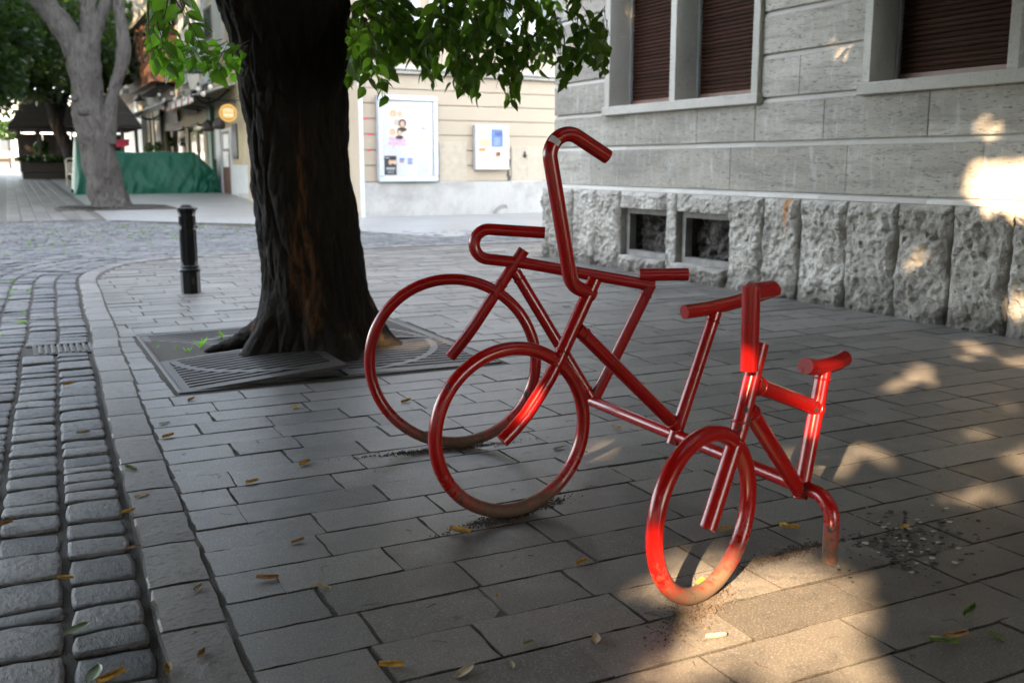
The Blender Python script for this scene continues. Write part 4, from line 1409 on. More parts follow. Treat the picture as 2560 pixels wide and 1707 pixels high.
CL = [(lr.uniform(870, 1400), lr.uniform(-80, 95)) for _ in range(30)] + [(1455, -20), (1500, 10), (1510, 70), (1440, 60), (1480, 110)]
for cx_, cy_ in CL:
    dd = lr.uniform(5.9, 8.0) if cx_ < 1400 else lr.uniform(6.0, 6.8)
    for _ in range(lr.randint(5, 9) if cx_ < 1420 else 3):
        x, y = cx_ + lr.gauss(0, 18), cy_ + lr.gauss(0, 24)
        if y > spray_bound(x, RB) - 60: y -= 70
        p = px_depth(x, y, dd + lr.gauss(0, .12))
        a = lr.uniform(0, 6.28)
        sp.twig(p, Vector((math.cos(a) * .8, math.sin(a) * .8, -.3)), lr.randint(4, 11), .054, .102, RB2, lr, .16)
for (x, b, n_) in ((888, 232, 3), (915, 205, 1), (960, 262, 3), (1050, 205, 1), (1080, 225, 2), (1150, 252, 2), (1185, 262, 3), (1240, 225, 1), (1288, 282, 3), (1352, 185, 2), (1410, 228, 3), (1445, 175, 2), (1500, 218, 3), (1518, 205, 2)):
    for _ in range(n_):
        p = px_depth(x + lr.gauss(0, 5), b - lr.uniform(120, 170), lr.uniform(6.0, 7.4) if x < 1400 else 6.4)
        a = lr.uniform(0, 6.28)
        sp.twig(p, Vector((math.cos(a) * .25, math.sin(a) * .25, -.95)), lr.randint(8, 12), .055, .10, [(q[0], q[1] + 6) for q in RB], lr, .2)
sp.build(tree, 'r')
sp = Spray()
for _ in range(20):
    x = lr.uniform(368, 425); y = lr.uniform(-90, 60)
    p = px_depth(x, y, lr.uniform(4.6, 5.2))
    a = lr.uniform(0, 6.28)
    sp.twig(p, Vector((math.cos(a) * .6, math.sin(a) * .6, -.6)), lr.randint(4, 12), .05, .105, LBd, lr, .18)
for _ in range(28):
    x = lr.uniform(440, 640); y = lr.uniform(95, 150)
    p = px_depth(x, y, lr.uniform(6.1, 6.8))
    sp.twig(p, (-RT * .9 + Vector((lr.gauss(0, .3), lr.gauss(0, .3), -.25))).normalized(), lr.randint(3, 9), .05, .095, LBd, lr, .10)
sp.build(tree, 'l')

# ================================================================== CREAM HOUSE (far, faces the viewer)
CH0 = Vector((7.5, 23.2, 0))
CHA = R(5)
CHE = Vector((math.cos(CHA), math.sin(CHA), 0)); CHN = Vector((math.sin(CHA), -math.cos(CHA), 0))
ch = empty('cream_house', (CH0.x, CH0.y, gz(CH0.y)), 'cream banded corner house with grey plinth at the end of the square', 'building', rz=CHA)
CZ = gz(CH0.y)
def cw(x, y):
    P = on_plane(x, y, CH0, CHN)
    return (P - CH0).dot(CHE), P.z - CZ
def crect(x0, y0, x1, y1):
    a, b = cw(x0, (y0 + y1) / 2)[0], cw(x1, (y0 + y1) / 2)[0]
    zt, zb = cw((x0 + x1) / 2, y0)[1], cw((x0 + x1) / 2, y1)[1]
    return a, b, zb, zt
U1 = 16.0
zp = cw(907, 457)[1]
zc0, zc1 = cw(1024, 186)[1], cw(1024, 169)[1]
XF = 7.25
def wx(x, y, z=0.0):       # world -> local of the cream house
    v = Vector((x, y, 0)) - CH0
    return v.dot(CHE), -v.dot(CHN)
core = MB()
core.box(.02, U1, .03, 9.0, -.2, 10.5)
core.build('wall', M('cream'), ch)
MB().box(-.01, U1, -.06, .028, -.2, zp, .01).build('plinth', M('plinth'), ch)
gl = [cw(914, y)[1] for y in (415, 376, 336, 297, 258, 220, 182)]
lv = [zp + .004] + [z for z in gl if zp + .1 < z < zc0 - .05] + [zc0 - .004]
for za, zb in zip(lv, lv[1:]):
    MB().box(0.0, U1, -.001, .0298, za + .012, zb - .012, .008).build('plaster_band', M('cream'), ch)
co = MB().box(-.05, U1, -.10, .0296, zc0, zc0 + (zc1 - zc0) * .55, .01).box(-.08, U1, -.16, .0294, zc0 + (zc1 - zc0) * .55 + .001, zc1 + .04, .01)
co.build('cornice', M('offwhite'), ch)
def cwin(x0, x1, ysill):
    a, b, _, _ = crect(x0, ysill - 50, x1, ysill)
    zs = cw((x0 + x1) / 2, ysill)[1]
    w = MB().box(a - .12, b + .12, -.06, .0292, zs, zs + 1.9, .01)
    zt = zs + 1.9
    o = MB().box(a - .14, a, -.05, .0292, zs + .001, zt).box(b, b + .14, -.05, .0292, zs + .001, zt).box(a - .14, b + .14, -.06, .0292, zt + .001, zt + .18).build('window', M('white'), ch)
    MB().box(a - .22, b + .22, -.16, .0291, zs - .13, zs, .01).box(a - .16, b + .16, -.09, .029, zs - .30, zs - .131, .01).build('sill', M('white'), o)
    MB().box(a + .001, b - .001, .01, .0285, zs + .001, zt - .001).build('pane', M('glass'), o)
    m = (a + b) / 2
    MB().box(a + .002, a + .07, -.02, .009, zs + .002, zt - .002).box(b - .07, b - .002, -.02, .009, zs + .002, zt - .002).box(m - .035, m + .035, -.02, .009, zs + .002, zt - .002).box(a + .0702, b - .0702, -.018, .0088, zs + 1.25, zs + 1.32).box(a + .0702, m - .0352, -.018, .0088, zs + .003, zs + .08).box(m + .0352, b - .0702, -.018, .0088, zs + .003, zs + .08).build('sash', M('white'), o)
for q in ((955, 1035, 88), (1085, 1165, 62), (1335, 1415, 92), (1210, 1290, 78)):
    cwin(*q)
# white downpipe at the corner
u, _ = cw(903, 500)
MB().tube([(u, -.10, -.05), (u, -.10, 9.8)], .05, 14).build('downpipe', M('white'), ch)
# flush meter doors
for i, (x0, y0, x1, y1) in enumerate(((1097, 356, 1166, 458), (1277, 367, 1354, 470))):
    a, b, z0, z1 = crect(x0, y0, x1, y1)
    pn = MB().box(a, b, -.022, -.0012, z0, z1, .006).build('meter_door', M('panelcream'), ch)
    if i == 0:
        MB().box(a + .05, b - .05, -.028, -.0222, z0 + .06, z1 - .06, .006).build('door_leaf', M('panelcream'), pn)
        for (cx_, cz_) in ((a + .1, z1 - .12), (b - .08, z1 - .12), (b - .08, z0 + .14)):
            MB().lathe([(.012, 0), (.012, .012)], 8, (0, 0, 0)).build('screw', M('cast'), pn).location = (cx_, -.033, cz_)
    else:
        m = (a + b) / 2
        MB().box(a + .02, m - .006, -.028, -.0222, z0 + .02, z1 - .02, .004).build('door_leaf', M('panelcream'), pn)
        MB().box(m + .006, b - .02, -.028, -.0222, z0 + .02, z1 - .02, .004).build('door_leaf', M('panelcream'), pn)
        MB().lathe([(.03, 0), (.05, .03), (.03, .10), (.015, .16)], 8).build('handle', M('cast'), pn).location = (m - .07, -.045, z1 - .28)
    # dark missing plaster beside the second door
a, b, z0, z1 = crect(1266, 405, 1276, 470)
cr = random.Random(4)
ck = MB()
for k in range(9):
    zz = z0 + (z1 - z0) * k / 8; w = cr.uniform(.015, .06)
    cx_ = (a + b) / 2 + cr.uniform(-.03, .03)
    ck.poly([(cx_ - w, -.0045, zz - .06), (cx_ + w * .6, -.0045, zz - .04), (cx_ + w, -.0045, zz + .05), (cx_ - w * .5, -.0045, zz + .07)])
    ck.v[-4:] = [(x, y - .0004 * k, z) for x, y, z in ck.v[-4:]]
ck.build('plaster_damage', M('cast'), ch)
# red spray paint near the downpipe
sg = MB()
for k, (x0, y0, x1, y1) in enumerate(((899, 296, 925, 299), (900, 316, 906, 325), (905, 318, 907, 372), (900, 338, 912, 344), (918, 335, 930, 340), (899, 367, 905, 371), (917, 375, 926, 380), (900, 387, 907, 414), (899, 385, 905, 392))):
    a, b, z0, z1 = crect(x0, y0, x1, y1)
    n_ = 10
    cxm, czm = (a + b) / 2, (z0 + z1) / 2
    sg.poly([(cxm + (b - a) / 2 * math.cos(q) * cr.uniform(.75, 1.1), -.0035 - .0003 * k, czm + (z1 - z0) / 2 * math.sin(q) * cr.uniform(.75, 1.1)) for q in (-2 * math.pi * i / n_ for i in range(n_))])
sg.build('spray_paint', M('spray'), ch)
# dark smear low on the plinth
sm = MB()
a, b, z0, z1 = crect(1228, 516, 1262, 534)
pts = [(a + (b - a) * (k / 9), z0 + (z1 - z0) * math.sin(min(1, k / 7) * 1.5)) for k in range(10)]
sm.add([(u, -.0625, z + .05) for u, z in pts] + [(u + .05, -.0625, z - .05) for u, z in pts], [(k, 10 + k, 11 + k, k + 1) for k in range(9)])
sm.build('smear', M('concrete'), ch)
# iron lamp bracket
lb = MB()
u, z = cw(858, 115)
ang = [(.0, .0), (-.02, .35), (.1, .55), (.28, .5), (.3, .3), (.18, .22)]
lb.tube(spline([(u + .3 + q[0], -.35, z - .3 + q[1]) for q in ang], 6), .018, 8)
lb.tube([(u + .3, .0, z), (u + .3, -.35, z)], .018, 8)
lb.build('lamp_bracket', M('black'), ch)

# ---- notice cases on the wall
def local_part(mb, name, m, par):
    return mb.build(name, m, par)
def flat(par, name, m, a, b, z0, z1, y):
    return MB().box(a, b, y - .0012, y, z0, z1).build(name, m, par)
def text(par, s_, m, x, z, size, y, rx=0.0, name='lettering', sp=1.0):
    c = bpy.data.curves.new('lettering', 'FONT'); c.body = s_; c.size = size; c.align_x = 'CENTER'; c.space_character = sp
    c.materials.append(m)
    t_o = bpy.data.objects.new('tmp_text', c); COL.objects.link(t_o)
    me = bpy.data.meshes.new_from_object(t_o.evaluated_get(bpy.context.evaluated_depsgraph_get()))
    bpy.data.objects.remove(t_o)
    me.materials.clear(); me.materials.append(m)
    o = bpy.data.objects.new(name, me); o.location = (x, y, z); o.rotation_euler = (R(90), rx, 0)
    return link(o, par)
a, b, z0, z1 = crect(940, 240, 1089, 455)
W, Hc = b - a, z1 - z0
cp = CH0 + CHE * ((a + b) / 2) + CHN * .001
case = empty('poster_case', (cp.x, cp.y, CZ + z0), 'large pale aluminium poster case with a film poster on the cream wall', 'poster case', rz=CHA)
h2 = W / 2
MB().box(-h2, h2, -.10, -.0012, 0, Hc, .012).build('back', M('alucase'), case)
fr_ = MB()
fw_ = .13
fr_.box(-h2, h2, -.15, -.1002, 0, fw_, .02).box(-h2, h2, -.15, -.1002, Hc - fw_, Hc, .02).box(-h2, -h2 + fw_, -.15, -.1002, fw_ + .0005, Hc - fw_ - .0005, .02).box(h2 - fw_, h2, -.15, -.1002, fw_ + .0005, Hc - fw_ - .0005, .02)
fr_.build('frame', M('alucase'), case)
MB().box(-h2 + fw_, h2 - fw_, -.106, -.1003, fw_, Hc - fw_).build('backing', M('paper'), case)
MB().box(-h2 + fw_ + .001, h2 - fw_ - .001, -.128, -.124, fw_ + .001, Hc - fw_ - .001).build('pane', M('clear'), case)
def cloc(x, y):           # zoomed survey of the case: 1241 px wide view of 190 photo px
    px, py = 920 + x / 6.53, 230 + y / 6.53
    u, z = cw(px, py)
    return u - (a + b) / 2, z - z0
Yp = -.107
def crr(par, nm, m, x0, y0, x1, y1, y):
    p, q = cloc(x0, y0), cloc(x1, y1)
    return flat(par, nm, m, p[0], q[0], q[1], p[1], y)
po = crr(case, 'film_poster', M('paper'), 222, 290, 690, 1015, Yp)
crr(po, 'photo_strip', M('sand'), 300, 325, 640, 450, Yp - .0015); crr(po, 'photo_strip', M('sand'), 345, 468, 640, 600, Yp - .0015); crr(po, 'photo_strip', M('sand'), 280, 618, 640, 745, Yp - .0015)
def portrait(x, y, r_, hairm, hx=1.15, dark=None):
    def disc(cx_, cy_, rx, ry, m, yy):
        P = []
        for k in range(18):
            q = -2 * math.pi * k / 18
            u, z = cloc(cx_ + rx * math.cos(q), cy_ + ry * math.sin(q)); P.append((u, yy, z))
        MB().poly(P[::-1]).build('portrait', m, po)
    disc(x, y - r_ * .1, r_ * hx, r_ * 1.25, hairm, Yp - .0031)
    if dark: disc(x, y + r_ * 1.9, r_ * 1.5, r_ * .75, dark, Yp - .0035)
    disc(x, y + r_ * .15, r_ * .72, r_ * .95, M('skin'), Yp - .0042)
portrait(375, 365, 48, M('blond')); portrait(485, 375, 42, M('skin')); portrait(430, 510, 40, M('grey')); portrait(527, 520, 52, M('hair'), 1.3, M('hair'))
portrait(367, 665, 42, M('blond')); portrait(482, 665, 42, M('hair'), 1.0, M('ink'))
p1 = cloc(448, 812); p2 = cloc(445, 880)
text(po, 'ŽENSKÁ', M('pink'), p1[0], p1[1], .115, Yp - .003, R(4), sp=1.05); text(po, 'POMSTA', M('pink'), p2[0], p2[1], .115, Yp - .003, R(1), sp=1.05)
p3 = cloc(380, 925); text(po, '+', M('pink'), p3[0], p3[1], .09, Yp - .003)
no = crr(case, 'notice_sheet', M('paper'), 725, 545, 1010, 1000, Yp - .0016)
crr(no, 'heading', M('navy'), 840, 592, 895, 608, Yp - .004)
for k in range(10): crr(no, 'text_line', M('grey'), 760, 650 + k * 30, 985, 654 + k * 30, Yp - .004)
bk = crr(case, 'theatre_poster', M('ink'), 232, 1045, 438, 1355, Yp)
for (x, y, r_) in ((330, 1150, 26), (370, 1145, 20), (408, 1150, 24)):
    P = [cloc(x + r_ * math.cos(q), y + 1.6 * r_ * math.sin(q)) for q in (2 * math.pi * k / 14 for k in range(14))]
    MB().poly([(u, Yp - .003, z) for u, z in P]).build('portrait', M('skin'), bk)
for (x0, y0, x1, y1) in ((262, 1235, 410, 1262), (280, 1280, 400, 1288), (290, 1310, 395, 1322), (245, 1070, 320, 1085)):
    crr(bk, 'text_line', M('grey'), x0, y0, x1, y1, Yp - .004)
for (x0, x1) in ((478, 572), (606, 705)):
    l_ = crr(case, 'leaflet', M('paper'), x0, 1062, x1, 1190, Yp)
    crr(l_, 'picture', M('blue'), x0 + 6, 1085, x1 - 8, 1118, Yp - .003); crr(l_, 'picture', M('navy' if x0 > 500 else 'redcloth'), x0 + 10, 1130, x1 - 20, 1150, Yp - .003)
    if x0 > 600: crr(l_, 'picture', M('blue'), x0 + 8, 1158, x1 - 6, 1182, Yp - .003)
sh_ = crr(case, 'blue_sheet', M('paleblue'), 765, 1050, 972, 1360, Yp)
for k in range(8): crr(sh_, 'text_line', M('blue'), 790, 1105 + k * 28, 950, 1107 + k * 28, Yp - .003)
# small case
a2, b2_, z02, z12 = crect(1183, 314, 1266, 424)
cp = CH0 + CHE * ((a2 + b2_) / 2) + CHN * .001
sc_ = empty('notice_case', (cp.x, cp.y, CZ + z02), 'small grey glazed notice case with a blue sheet, beside the poster case', 'notice case', rz=CHA)
w2, h_ = (b2_ - a2) / 2, z12 - z02
MB().box(-w2, w2, -.10, -.0012, 0, h_, .008).build('back', M('alucase'), sc_)
f2 = .055
MB().box(-w2, w2, -.13, -.1002, 0, f2, .008).box(-w2, w2, -.13, -.1002, h_ - f2, h_, .008).box(-w2, -w2 + f2, -.13, -.1002, f2 + .0005, h_ - f2 - .0005, .008).box(w2 - f2, w2, -.13, -.1002, f2 + .0005, h_ - f2 - .0005, .008).build('frame', M('alucase'), sc_)
MB().box(-w2 + f2, w2 - f2, -.1045, -.1003, f2, h_ - f2).build('backing', M('sand'), sc_)
MB().box(-w2 + f2 + .001, w2 - f2 - .001, -.121, -.118, f2 + .001, h_ - f2 - .001).build('pane', M('clear'), sc_)
def sloc(x, y):
    u, z = cw(1160 + x / 7.842, 290 + y / 7.842)
    return u - (a2 + b2_) / 2, z - z02
def srr(par, nm, m, x0, y0, x1, y1, y):
    p, q = sloc(x0, y0), sloc(x1, y1)
    return flat(par, nm, m, p[0], q[0], q[1], p[1], y)
Ys = -.1055
t_ = srr(sc_, 'yellow_sheet', M('tan'), 250, 255, 485, 600, Ys); srr(t_, 'picture', M('grey'), 290, 288, 440, 455, Ys - .002)
for k in range(3): srr(t_, 'text_line', M('ink'), 300, 490 + k * 25, 430, 494 + k * 25, Ys - .002)
b_ = srr(sc_, 'blue_sheet', M('blue'), 495, 262, 722, 615, Ys); srr(b_, 'picture', M('navy'), 565, 320, 715, 400, Ys - .002)
for k in range(5): srr(b_, 'text_line', M('paper'), 548, 440 + k * 32, 660, 448 + k * 32, Ys - .002)
s1 = srr(sc_, 'white_sheet', M('paper'), 232, 700, 475, 985, Ys)
for k in range(7): srr(s1, 'text_line', M('grey'), 270, 750 + k * 30, 420, 753 + k * 30, Ys - .002)
s2 = srr(sc_, 'white_sheet', M('paper'), 485, 690, 735, 990, Ys); srr(s2, 'picture', M('orange'), 575, 705, 672, 805, Ys - .002); srr(s2, 'picture', M('ink'), 595, 710, 668, 780, Ys - .004)
srr(sc_, 'torn_photo', M('orange'), 250, 630, 380, 695, Ys - .001)
MB().lathe([(.012, 0), (.012, .03)], 10).build('lock', M('cast'), sc_).location = (w2 - .03, -.135, h_ * .45)

# ================================================================== STREET FRONT on the left (faces the lane)
def fy(x, y): 
    P = on_x(x, y, XF); return P.y, P.z
def frect(x0, y0, x1, y1):
    xm, ym = (x0 + x1) / 2, (y0 + y1) / 2
    ya, yb = fy(x1, ym)[0], fy(x0, ym)[0]
    zt, zb = fy(xm, y0)[1], fy(xm, y1)[1]
    return ya, yb, zb, zt
class Front:
    def __init__(s, e): s.e, s.o = e, Vector(e.location)
    def box(s, name, m, x0, y0, x1, y1, d0, d1, par=None, bev=0.0, ground=False):
        ya, yb, zb, zt = frect(x0, y0, x1, y1)
        if ground: zb = gz(ya) - .1
        mb = MB().box(XF - d1 - s.o.x, XF - d0 - s.o.x, ya - s.o.y, yb - s.o.y, zb - s.o.z, zt - s.o.z, bev)
        return mb.build(name, m, par or s.e)
    def raw(s, name, m, mb, par=None):
        mb.v = [(x - s.o.x, y - s.o.y, z - s.o.z) for x, y, z in mb.v]
        return mb.build(name, m, par or s.e)
Yd = fy(540, 400)[0]; Ye = fy(404, 330)[0]; Yf = fy(350, 330)[0]
# corner house, lane side
F1 = Front(empty('corner_house', (XF + 2, 30, gz(30)), 'cream house with white dado and brown glazed door behind the dark tree', 'building'))
F1.raw('wall', M('yellowplaster'), MB().box(XF, XF + 5.5, 23.9, Yd, -.2, 10.2))
F1.raw('dado', M('white'), MB().box(XF - .06, XF - .001, 23.9, fy(580, 440)[0], 0, fy(600, 412)[1], .01))
F1.raw('step', M('plinth'), MB().box(XF - .35, XF - .062, fy(640, 480)[0] - 1.0, fy(620, 480)[0], 0, gz(32) + .16, .02))
d_ = F1.box('door', M('white'), 548, 322, 583, 470, .001, .07, ground=True)
F1.box('door_leaf', M('brownwood'), 563, 328, 580, 470, .0705, .09, d_, ground=True)
F1.box('pane', M('whitecloth'), 565, 336, 578, 372, .0906, .10, d_); F1.box('pane', M('whitecloth'), 565, 380, 578, 418, .0906, .10, d_)
F1.box('pilaster', M('white'), 549, 322, 560, 470, .0705, .12, d_, ground=True)
F1.box('menu_board', M('slate'), 584, 309, 595, 398, .001, .05); F1.box('menu_board', M('slate'), 541, 313, 548, 399, .0705, .11, d_)
F1.box('green_post', M('greenpaint'), 529, 267, 538, 410, .0, .16, ground=True)
w_ = F1.box('window', M('white'), 513, 10, 545, 110, .001, .10); F1.box('sash', M('brownwood'), 517, 18, 537, 102, .1005, .13, w_); F1.box('pane', M('glass'), 520, 24, 535, 96, .1306, .14, w_)
F1.box('cornice', M('white'), 500, 118, 640, 130, .001, .22); F1.box('upper_wall_band', M('offwhite'), 538, -60, 560, 118, .001, .12)
# round hanging sign on a bracket
SP = on_x(570, 283, XF - 1.0)
sg_ = empty('round_sign', SP, 'round amber pub sign hanging from an iron bracket over the door', 'sign')
rr_ = .27
def disc(par, nm, m, r0, y0, y1, seg=28, x=0.0, z=0.0):
    mb = MB()
    vs = [(x + r0 * math.cos(2 * math.pi * k / seg), yy, z + r0 * math.sin(2 * math.pi * k / seg)) for yy in (y0, y1) for k in range(seg)]
    mb.add(vs, [tuple(range(seg)), tuple(reversed(range(seg, 2 * seg)))] + [(k, seg + k, seg + (k + 1) % seg, (k + 1) % seg) for k in range(seg)])
    return mb.build(nm, m, par)
disc(sg_, 'disc', M('amber'), rr_, -.03, .03); disc(sg_, 'ring', M('slate'), rr_ * .78, -.032, -.0302); disc(sg_, 'field', M('amber'), rr_ * .70, -.034, -.0322)
gr = random.Random(8)
for row, z in enumerate((.02, -.13)):
    for k in range(4 if row == 0 else 5):
        x = -.13 + k * (.085 if row == 0 else .065)
        mb = MB().box(x - .028, x - .012, -.037, -.0342, z, z + .11).box(x + .012, x + .028, -.037, -.0342, z, z + .11)
        if gr.random() < .7: mb.box(x - .0118, x + .0118, -.037, -.0342, z + .085, z + .11)
        if gr.random() < .6: mb.box(x - .0118, x + .0118, -.037, -.0342, z + .045, z + .062)
        mb.build('letter', M('signcream'), sg_)
MB().tube([(1.0, 0, rr_ + .12), (-.2, 0, rr_ + .12)], .015, 8).tube([(0, 0, rr_ - .01), (0, 0, rr_ + .12)], .01, 6).tube([(1.0, 0, rr_ + .5), (.1, 0, rr_ + .13)], .01, 6).build('bracket', M('black'), sg_)
# pale awning with red trims over the door
def awning(name, lab, x0, x1, ytop, yfront, dep, m, trim=None, slats=0):
    ya, yb = fy(x1, ytop)[0], fy(x0, ytop)[0]
    zt = fy((x0 + x1) / 2, ytop)[1]
    zf = zt - yfront
    e = empty(name, (XF - .02, (ya + yb) / 2, zt), lab, 'awning')
    L = (yb - ya) / 2
    n = max(4, int(2 * L / .35))
    mb = MB()
    for k in range(n):
        a_, b_ = -L + 2 * L * k / n, -L + 2 * L * (k + 1) / n
        mb.add([(0, a_, 0), (0, b_, 0), (-dep, b_, zf - zt), (-dep, a_, zf - zt), (0, a_, -.03), (0, b_, -.03), (-dep, b_, zf - zt - .02), (-dep, a_, zf - zt - .02)], [(0, 3, 2, 1), (4, 5, 6, 7), (3, 7, 6, 2), (0, 4, 7, 3), (1, 2, 6, 5)])
    mb.build('cloth', m, e)
    for k in range(n):
        a_, b_ = -L + 2 * L * k / n, -L + 2 * L * (k + 1) / n
        mm = trim if (trim and k % 4 == 1) else m
        MB().add([(-dep - .002, a_, zf - zt), (-dep - .002, b_, zf - zt), (-dep - .02, b_, zf - zt - .22), (-dep - .03, (a_ + b_) / 2, zf - zt - .30), (-dep - .02, a_, zf - zt - .22)], [(0, 1, 2, 3, 4)]).build('valance', mm, e)
    MB().tube([(-dep, -L - .05, zf - zt - .01), (-dep, L + .05, zf - zt - .01)], .03, 8).build('front_bar', M('white'), e)
    for yy in (-L + .1, L - .1):
        MB().tube([(0, yy, zf - zt - .2), (-dep, yy, zf - zt - .02)], .02, 6).build('arm', M('black'), e)
    return e
awning('awning', 'pale awning with red trims above the glazed door', 508, 590, 222, .45, 1.5, M('whitecloth'), M('redcloth'))
awning('awning', 'dark folded awning with a pale front bar above the olive shopfront', 408, 522, 243, .55, 1.7, M('darkwood'))
# cafe house: white piano nobile with pilasters, olive shopfront below
F2 = Front(empty('cafe_house', (XF + 2, 46, gz(46)), 'white house with pilasters above an olive wooden shopfront', 'building'))
F2.raw('wall', M('offwhite'), MB().box(XF + .02, XF + 5.5, Yd + .01, Ye, -.2, 11.0))
for (x0, x1) in ((500, 516), (477, 492), (452, 470)):
    F2.box('pilaster', M('white'), x0, -40, x1, 215, -.02, .16)
for (x0, x1, y0, y1) in ((492.5, 499.5, 40, 112), (470.5, 476.5, 55, 142), (443, 449, 70, 150)):
    w_ = F2.box('window', M('white'), x0, y0, x1, y1, -.02, .05); F2.box('sash', M('brownwood'), x0 + 1, y0 + 3, x1 - 1, y1 - 2, .0505, .08, w_); F2.box('pane', M('glass'), x0 + 2, y0 + 6, x1 - 2, y1 - 5, .0806, .09, w_)
F2.box('cornice', M('white'), 420, -10, 520, 6, -.02, .45); F2.box('cornice', M('white'), 440, 168, 516, 178, -.02, .26)
sf = F2.box('shopfront', M('olive'), 404, 262, 528, 300, -.02, .12)
F2.box('fascia', M('olive'), 404, 300, 528, 320, -.02, .16, sf)
for (x0, x1) in ((404, 412), (418, 423), (436, 441), (474, 480), (519, 527)):
    F2.box('post', M('olive'), x0, 320, x1, 420, -.02, .14, sf, ground=True)
F2.box('shop_glazing', M('glass'), 412.5, 322, 518.5, 400, -.01, .02, sf, ground=True)
F2.box('door_leaf', M('olive'), 482, 330, 500, 440, .0205, .07, sf, ground=True); F2.box('door_pane', M('glass'), 485, 336, 497, 400, .0706, .08, sf)
for (x0, y0, x1, y1) in ((480, 273, 506, 287), (489, 309, 507, 316), (438, 318, 468, 326), (442, 280, 455, 305)):
    F2.box('name_board', M('slate'), x0, y0, x1, y1, .165, .20, sf)
F2.box('shopfront_pilaster', M('offwhite'), 404.5, 270, 418, 415, .1405, .30, ground=True)
# wooden oriel
ori = F2.box('oriel', M('brownwood'), 374, 170, 440, 222, -.02, 1.1)
F2.box('oriel_foot', M('darkwood'), 380, 222.5, 436, 232, -.02, .8, ori)
F2.box('oriel_roof', M('offwhite'), 370, 48, 442, 64, -.02, 1.25, ori)
for x0 in (374, 391, 409, 431):
    F2.box('mullion', M('brownwood'), x0, 64.5, x0 + 8, 169.5, -.02, 1.08, ori)
F2.box('oriel_pane', M('glass'), 375, 66, 438, 169, .0, 1.0, ori); F2.box('transom', M('brownwood'), 374, 112, 439, 119, .9, 1.09, ori)
# next house with the iron balcony
F3 = Front(empty('balcony_house', (XF + 2, 62, gz(62)), 'pale house with an iron balcony and yellow striped ground floor', 'building'))
F3.raw('wall', M('offwhite'), MB().box(XF + .01, XF + 5.5, Ye + .01, Yf + 26, -.2, 12.0))
F3.box('corner_pilaster', M('white'), 352, 150, 368, 420, .0, .35, ground=True)
for (x0, x1) in ((371, 376), (381, 386), (391, 396)):
    F3.box('yellow_strip', M('yellowplaster'), x0, 262, x1, 400, -.005, .05, ground=True); F3.box('shutter', M('brownwood'), x1 + .4, 300, x1 + 3, 392, -.005, .07)
bl = F3.box('balcony', M('offwhite'), 306, 238, 364, 250, -.005, 1.2)
for k in range(13):
    x0 = 308 + k * 4.3
    F3.box('baluster', M('black'), x0, 190, x0 + .8, 237.5, 1.12, 1.16, bl)
F3.box('handrail', M('black'), 306, 186, 364, 190, 1.10, 1.18, bl)
w_ = F3.box('window', M('white'), 322, 120, 345, 236, -.005, .06, bl); F3.box('pane', M('glass'), 325, 128, 342, 230, .0605, .07, w_)
# planters with herbs under the windows
def leafy(name, lab, cat, c, rad, n, size, seed, group=None, pot=None):
    e = empty(name, (c[0], c[1], c[2]), lab, cat, group)
    r = np.random.default_rng(seed)
    P = ellipsoid(r, n, (0, 0, rad[2]), rad, .3)
    V_, F_ = leaf_quads(P, size, r)
    bulk('foliage', V_, F_, M('leaf_far'), e, 'stuff')
    if pot: MB().box(-pot[0], pot[0], -pot[1], pot[1], -pot[2], 0, .02).build('pot', M('terracotta'), e)
    return e
for k, x in enumerate((374, 396)):
    P = on_x(x, 382, XF - .4)
    leafy('planter', ('terracotta planter of green herbs beside the white pilaster', 'terracotta planter of green herbs beside the olive shopfront')[k], 'planter', (P.x, P.y, P.z), (.2, .8, .28), 260, .12, 90 + k, 'planters under the yellow windows', (.2, .75, .25))
# hanging flower baskets / lamps at the shopfront
for k, (x, y) in enumerate(((520, 318), (548, 312))):
    P = on_x(x, y, XF - .7)
    hb = empty('basket_lamp', P, ('dark woven basket lamp hanging by the green post', 'dark woven basket lamp hanging under the round sign')[k], 'lamp', 'woven basket lamps')
    MB().lathe([(.02, .26), (.14, .18), (.22, .02), (.20, -.12), (.12, -.16)], 14).build('shade', M('darkwood'), hb)
    MB().tube([(0, 0, .25), (0, 0, .8)], .008, 6).build('cord', M('black'), hb)
P = on_x(426, 357, XF - .3)
leafy('wreath', 'small dark wreath hanging on the shopfront post', 'wreath', (P.x, P.y, P.z - .2), (.16, .25, .25), 150, .12, 97)
# lanterns
def lantern(x, y, lab, s_):
    P = on_x(x, y, XF - 1.2)
    e = empty('wall_lantern', P, lab, 'lantern', 'wall lanterns of the street front')
    MB().lathe([(.16 * s_, -.32 * s_), (.26 * s_, .22 * s_)], 6, smooth=False).build('glass', M('milk'), e)
    MB().lathe([(.30 * s_, .2205 * s_), (.31 * s_, .26 * s_), (.10 * s_, .44 * s_), (.04 * s_, .50 * s_), (.05 * s_, .58 * s_), (.0 + .005, .64 * s_)], 6, smooth=False).build('roof', M('black'), e)
    MB().lathe([(.05 * s_, -.52 * s_), (.12 * s_, -.44 * s_), (.17 * s_, -.3205 * s_)], 6, smooth=False).build('base', M('black'), e)
    MB().tube(spline([(0, 0, -.5 * s_), (.25, 0, -.75 * s_), (.7, 0, -.65 * s_), (1.18, 0, -.25 * s_)], 6), .035, 8).build('arm', M('black'), e)
lantern(486, 202, 'larger street lantern bracketed above the dark awning', 1.0)
lantern(350, 264, 'smaller street lantern bracketed below the iron balcony', .9)
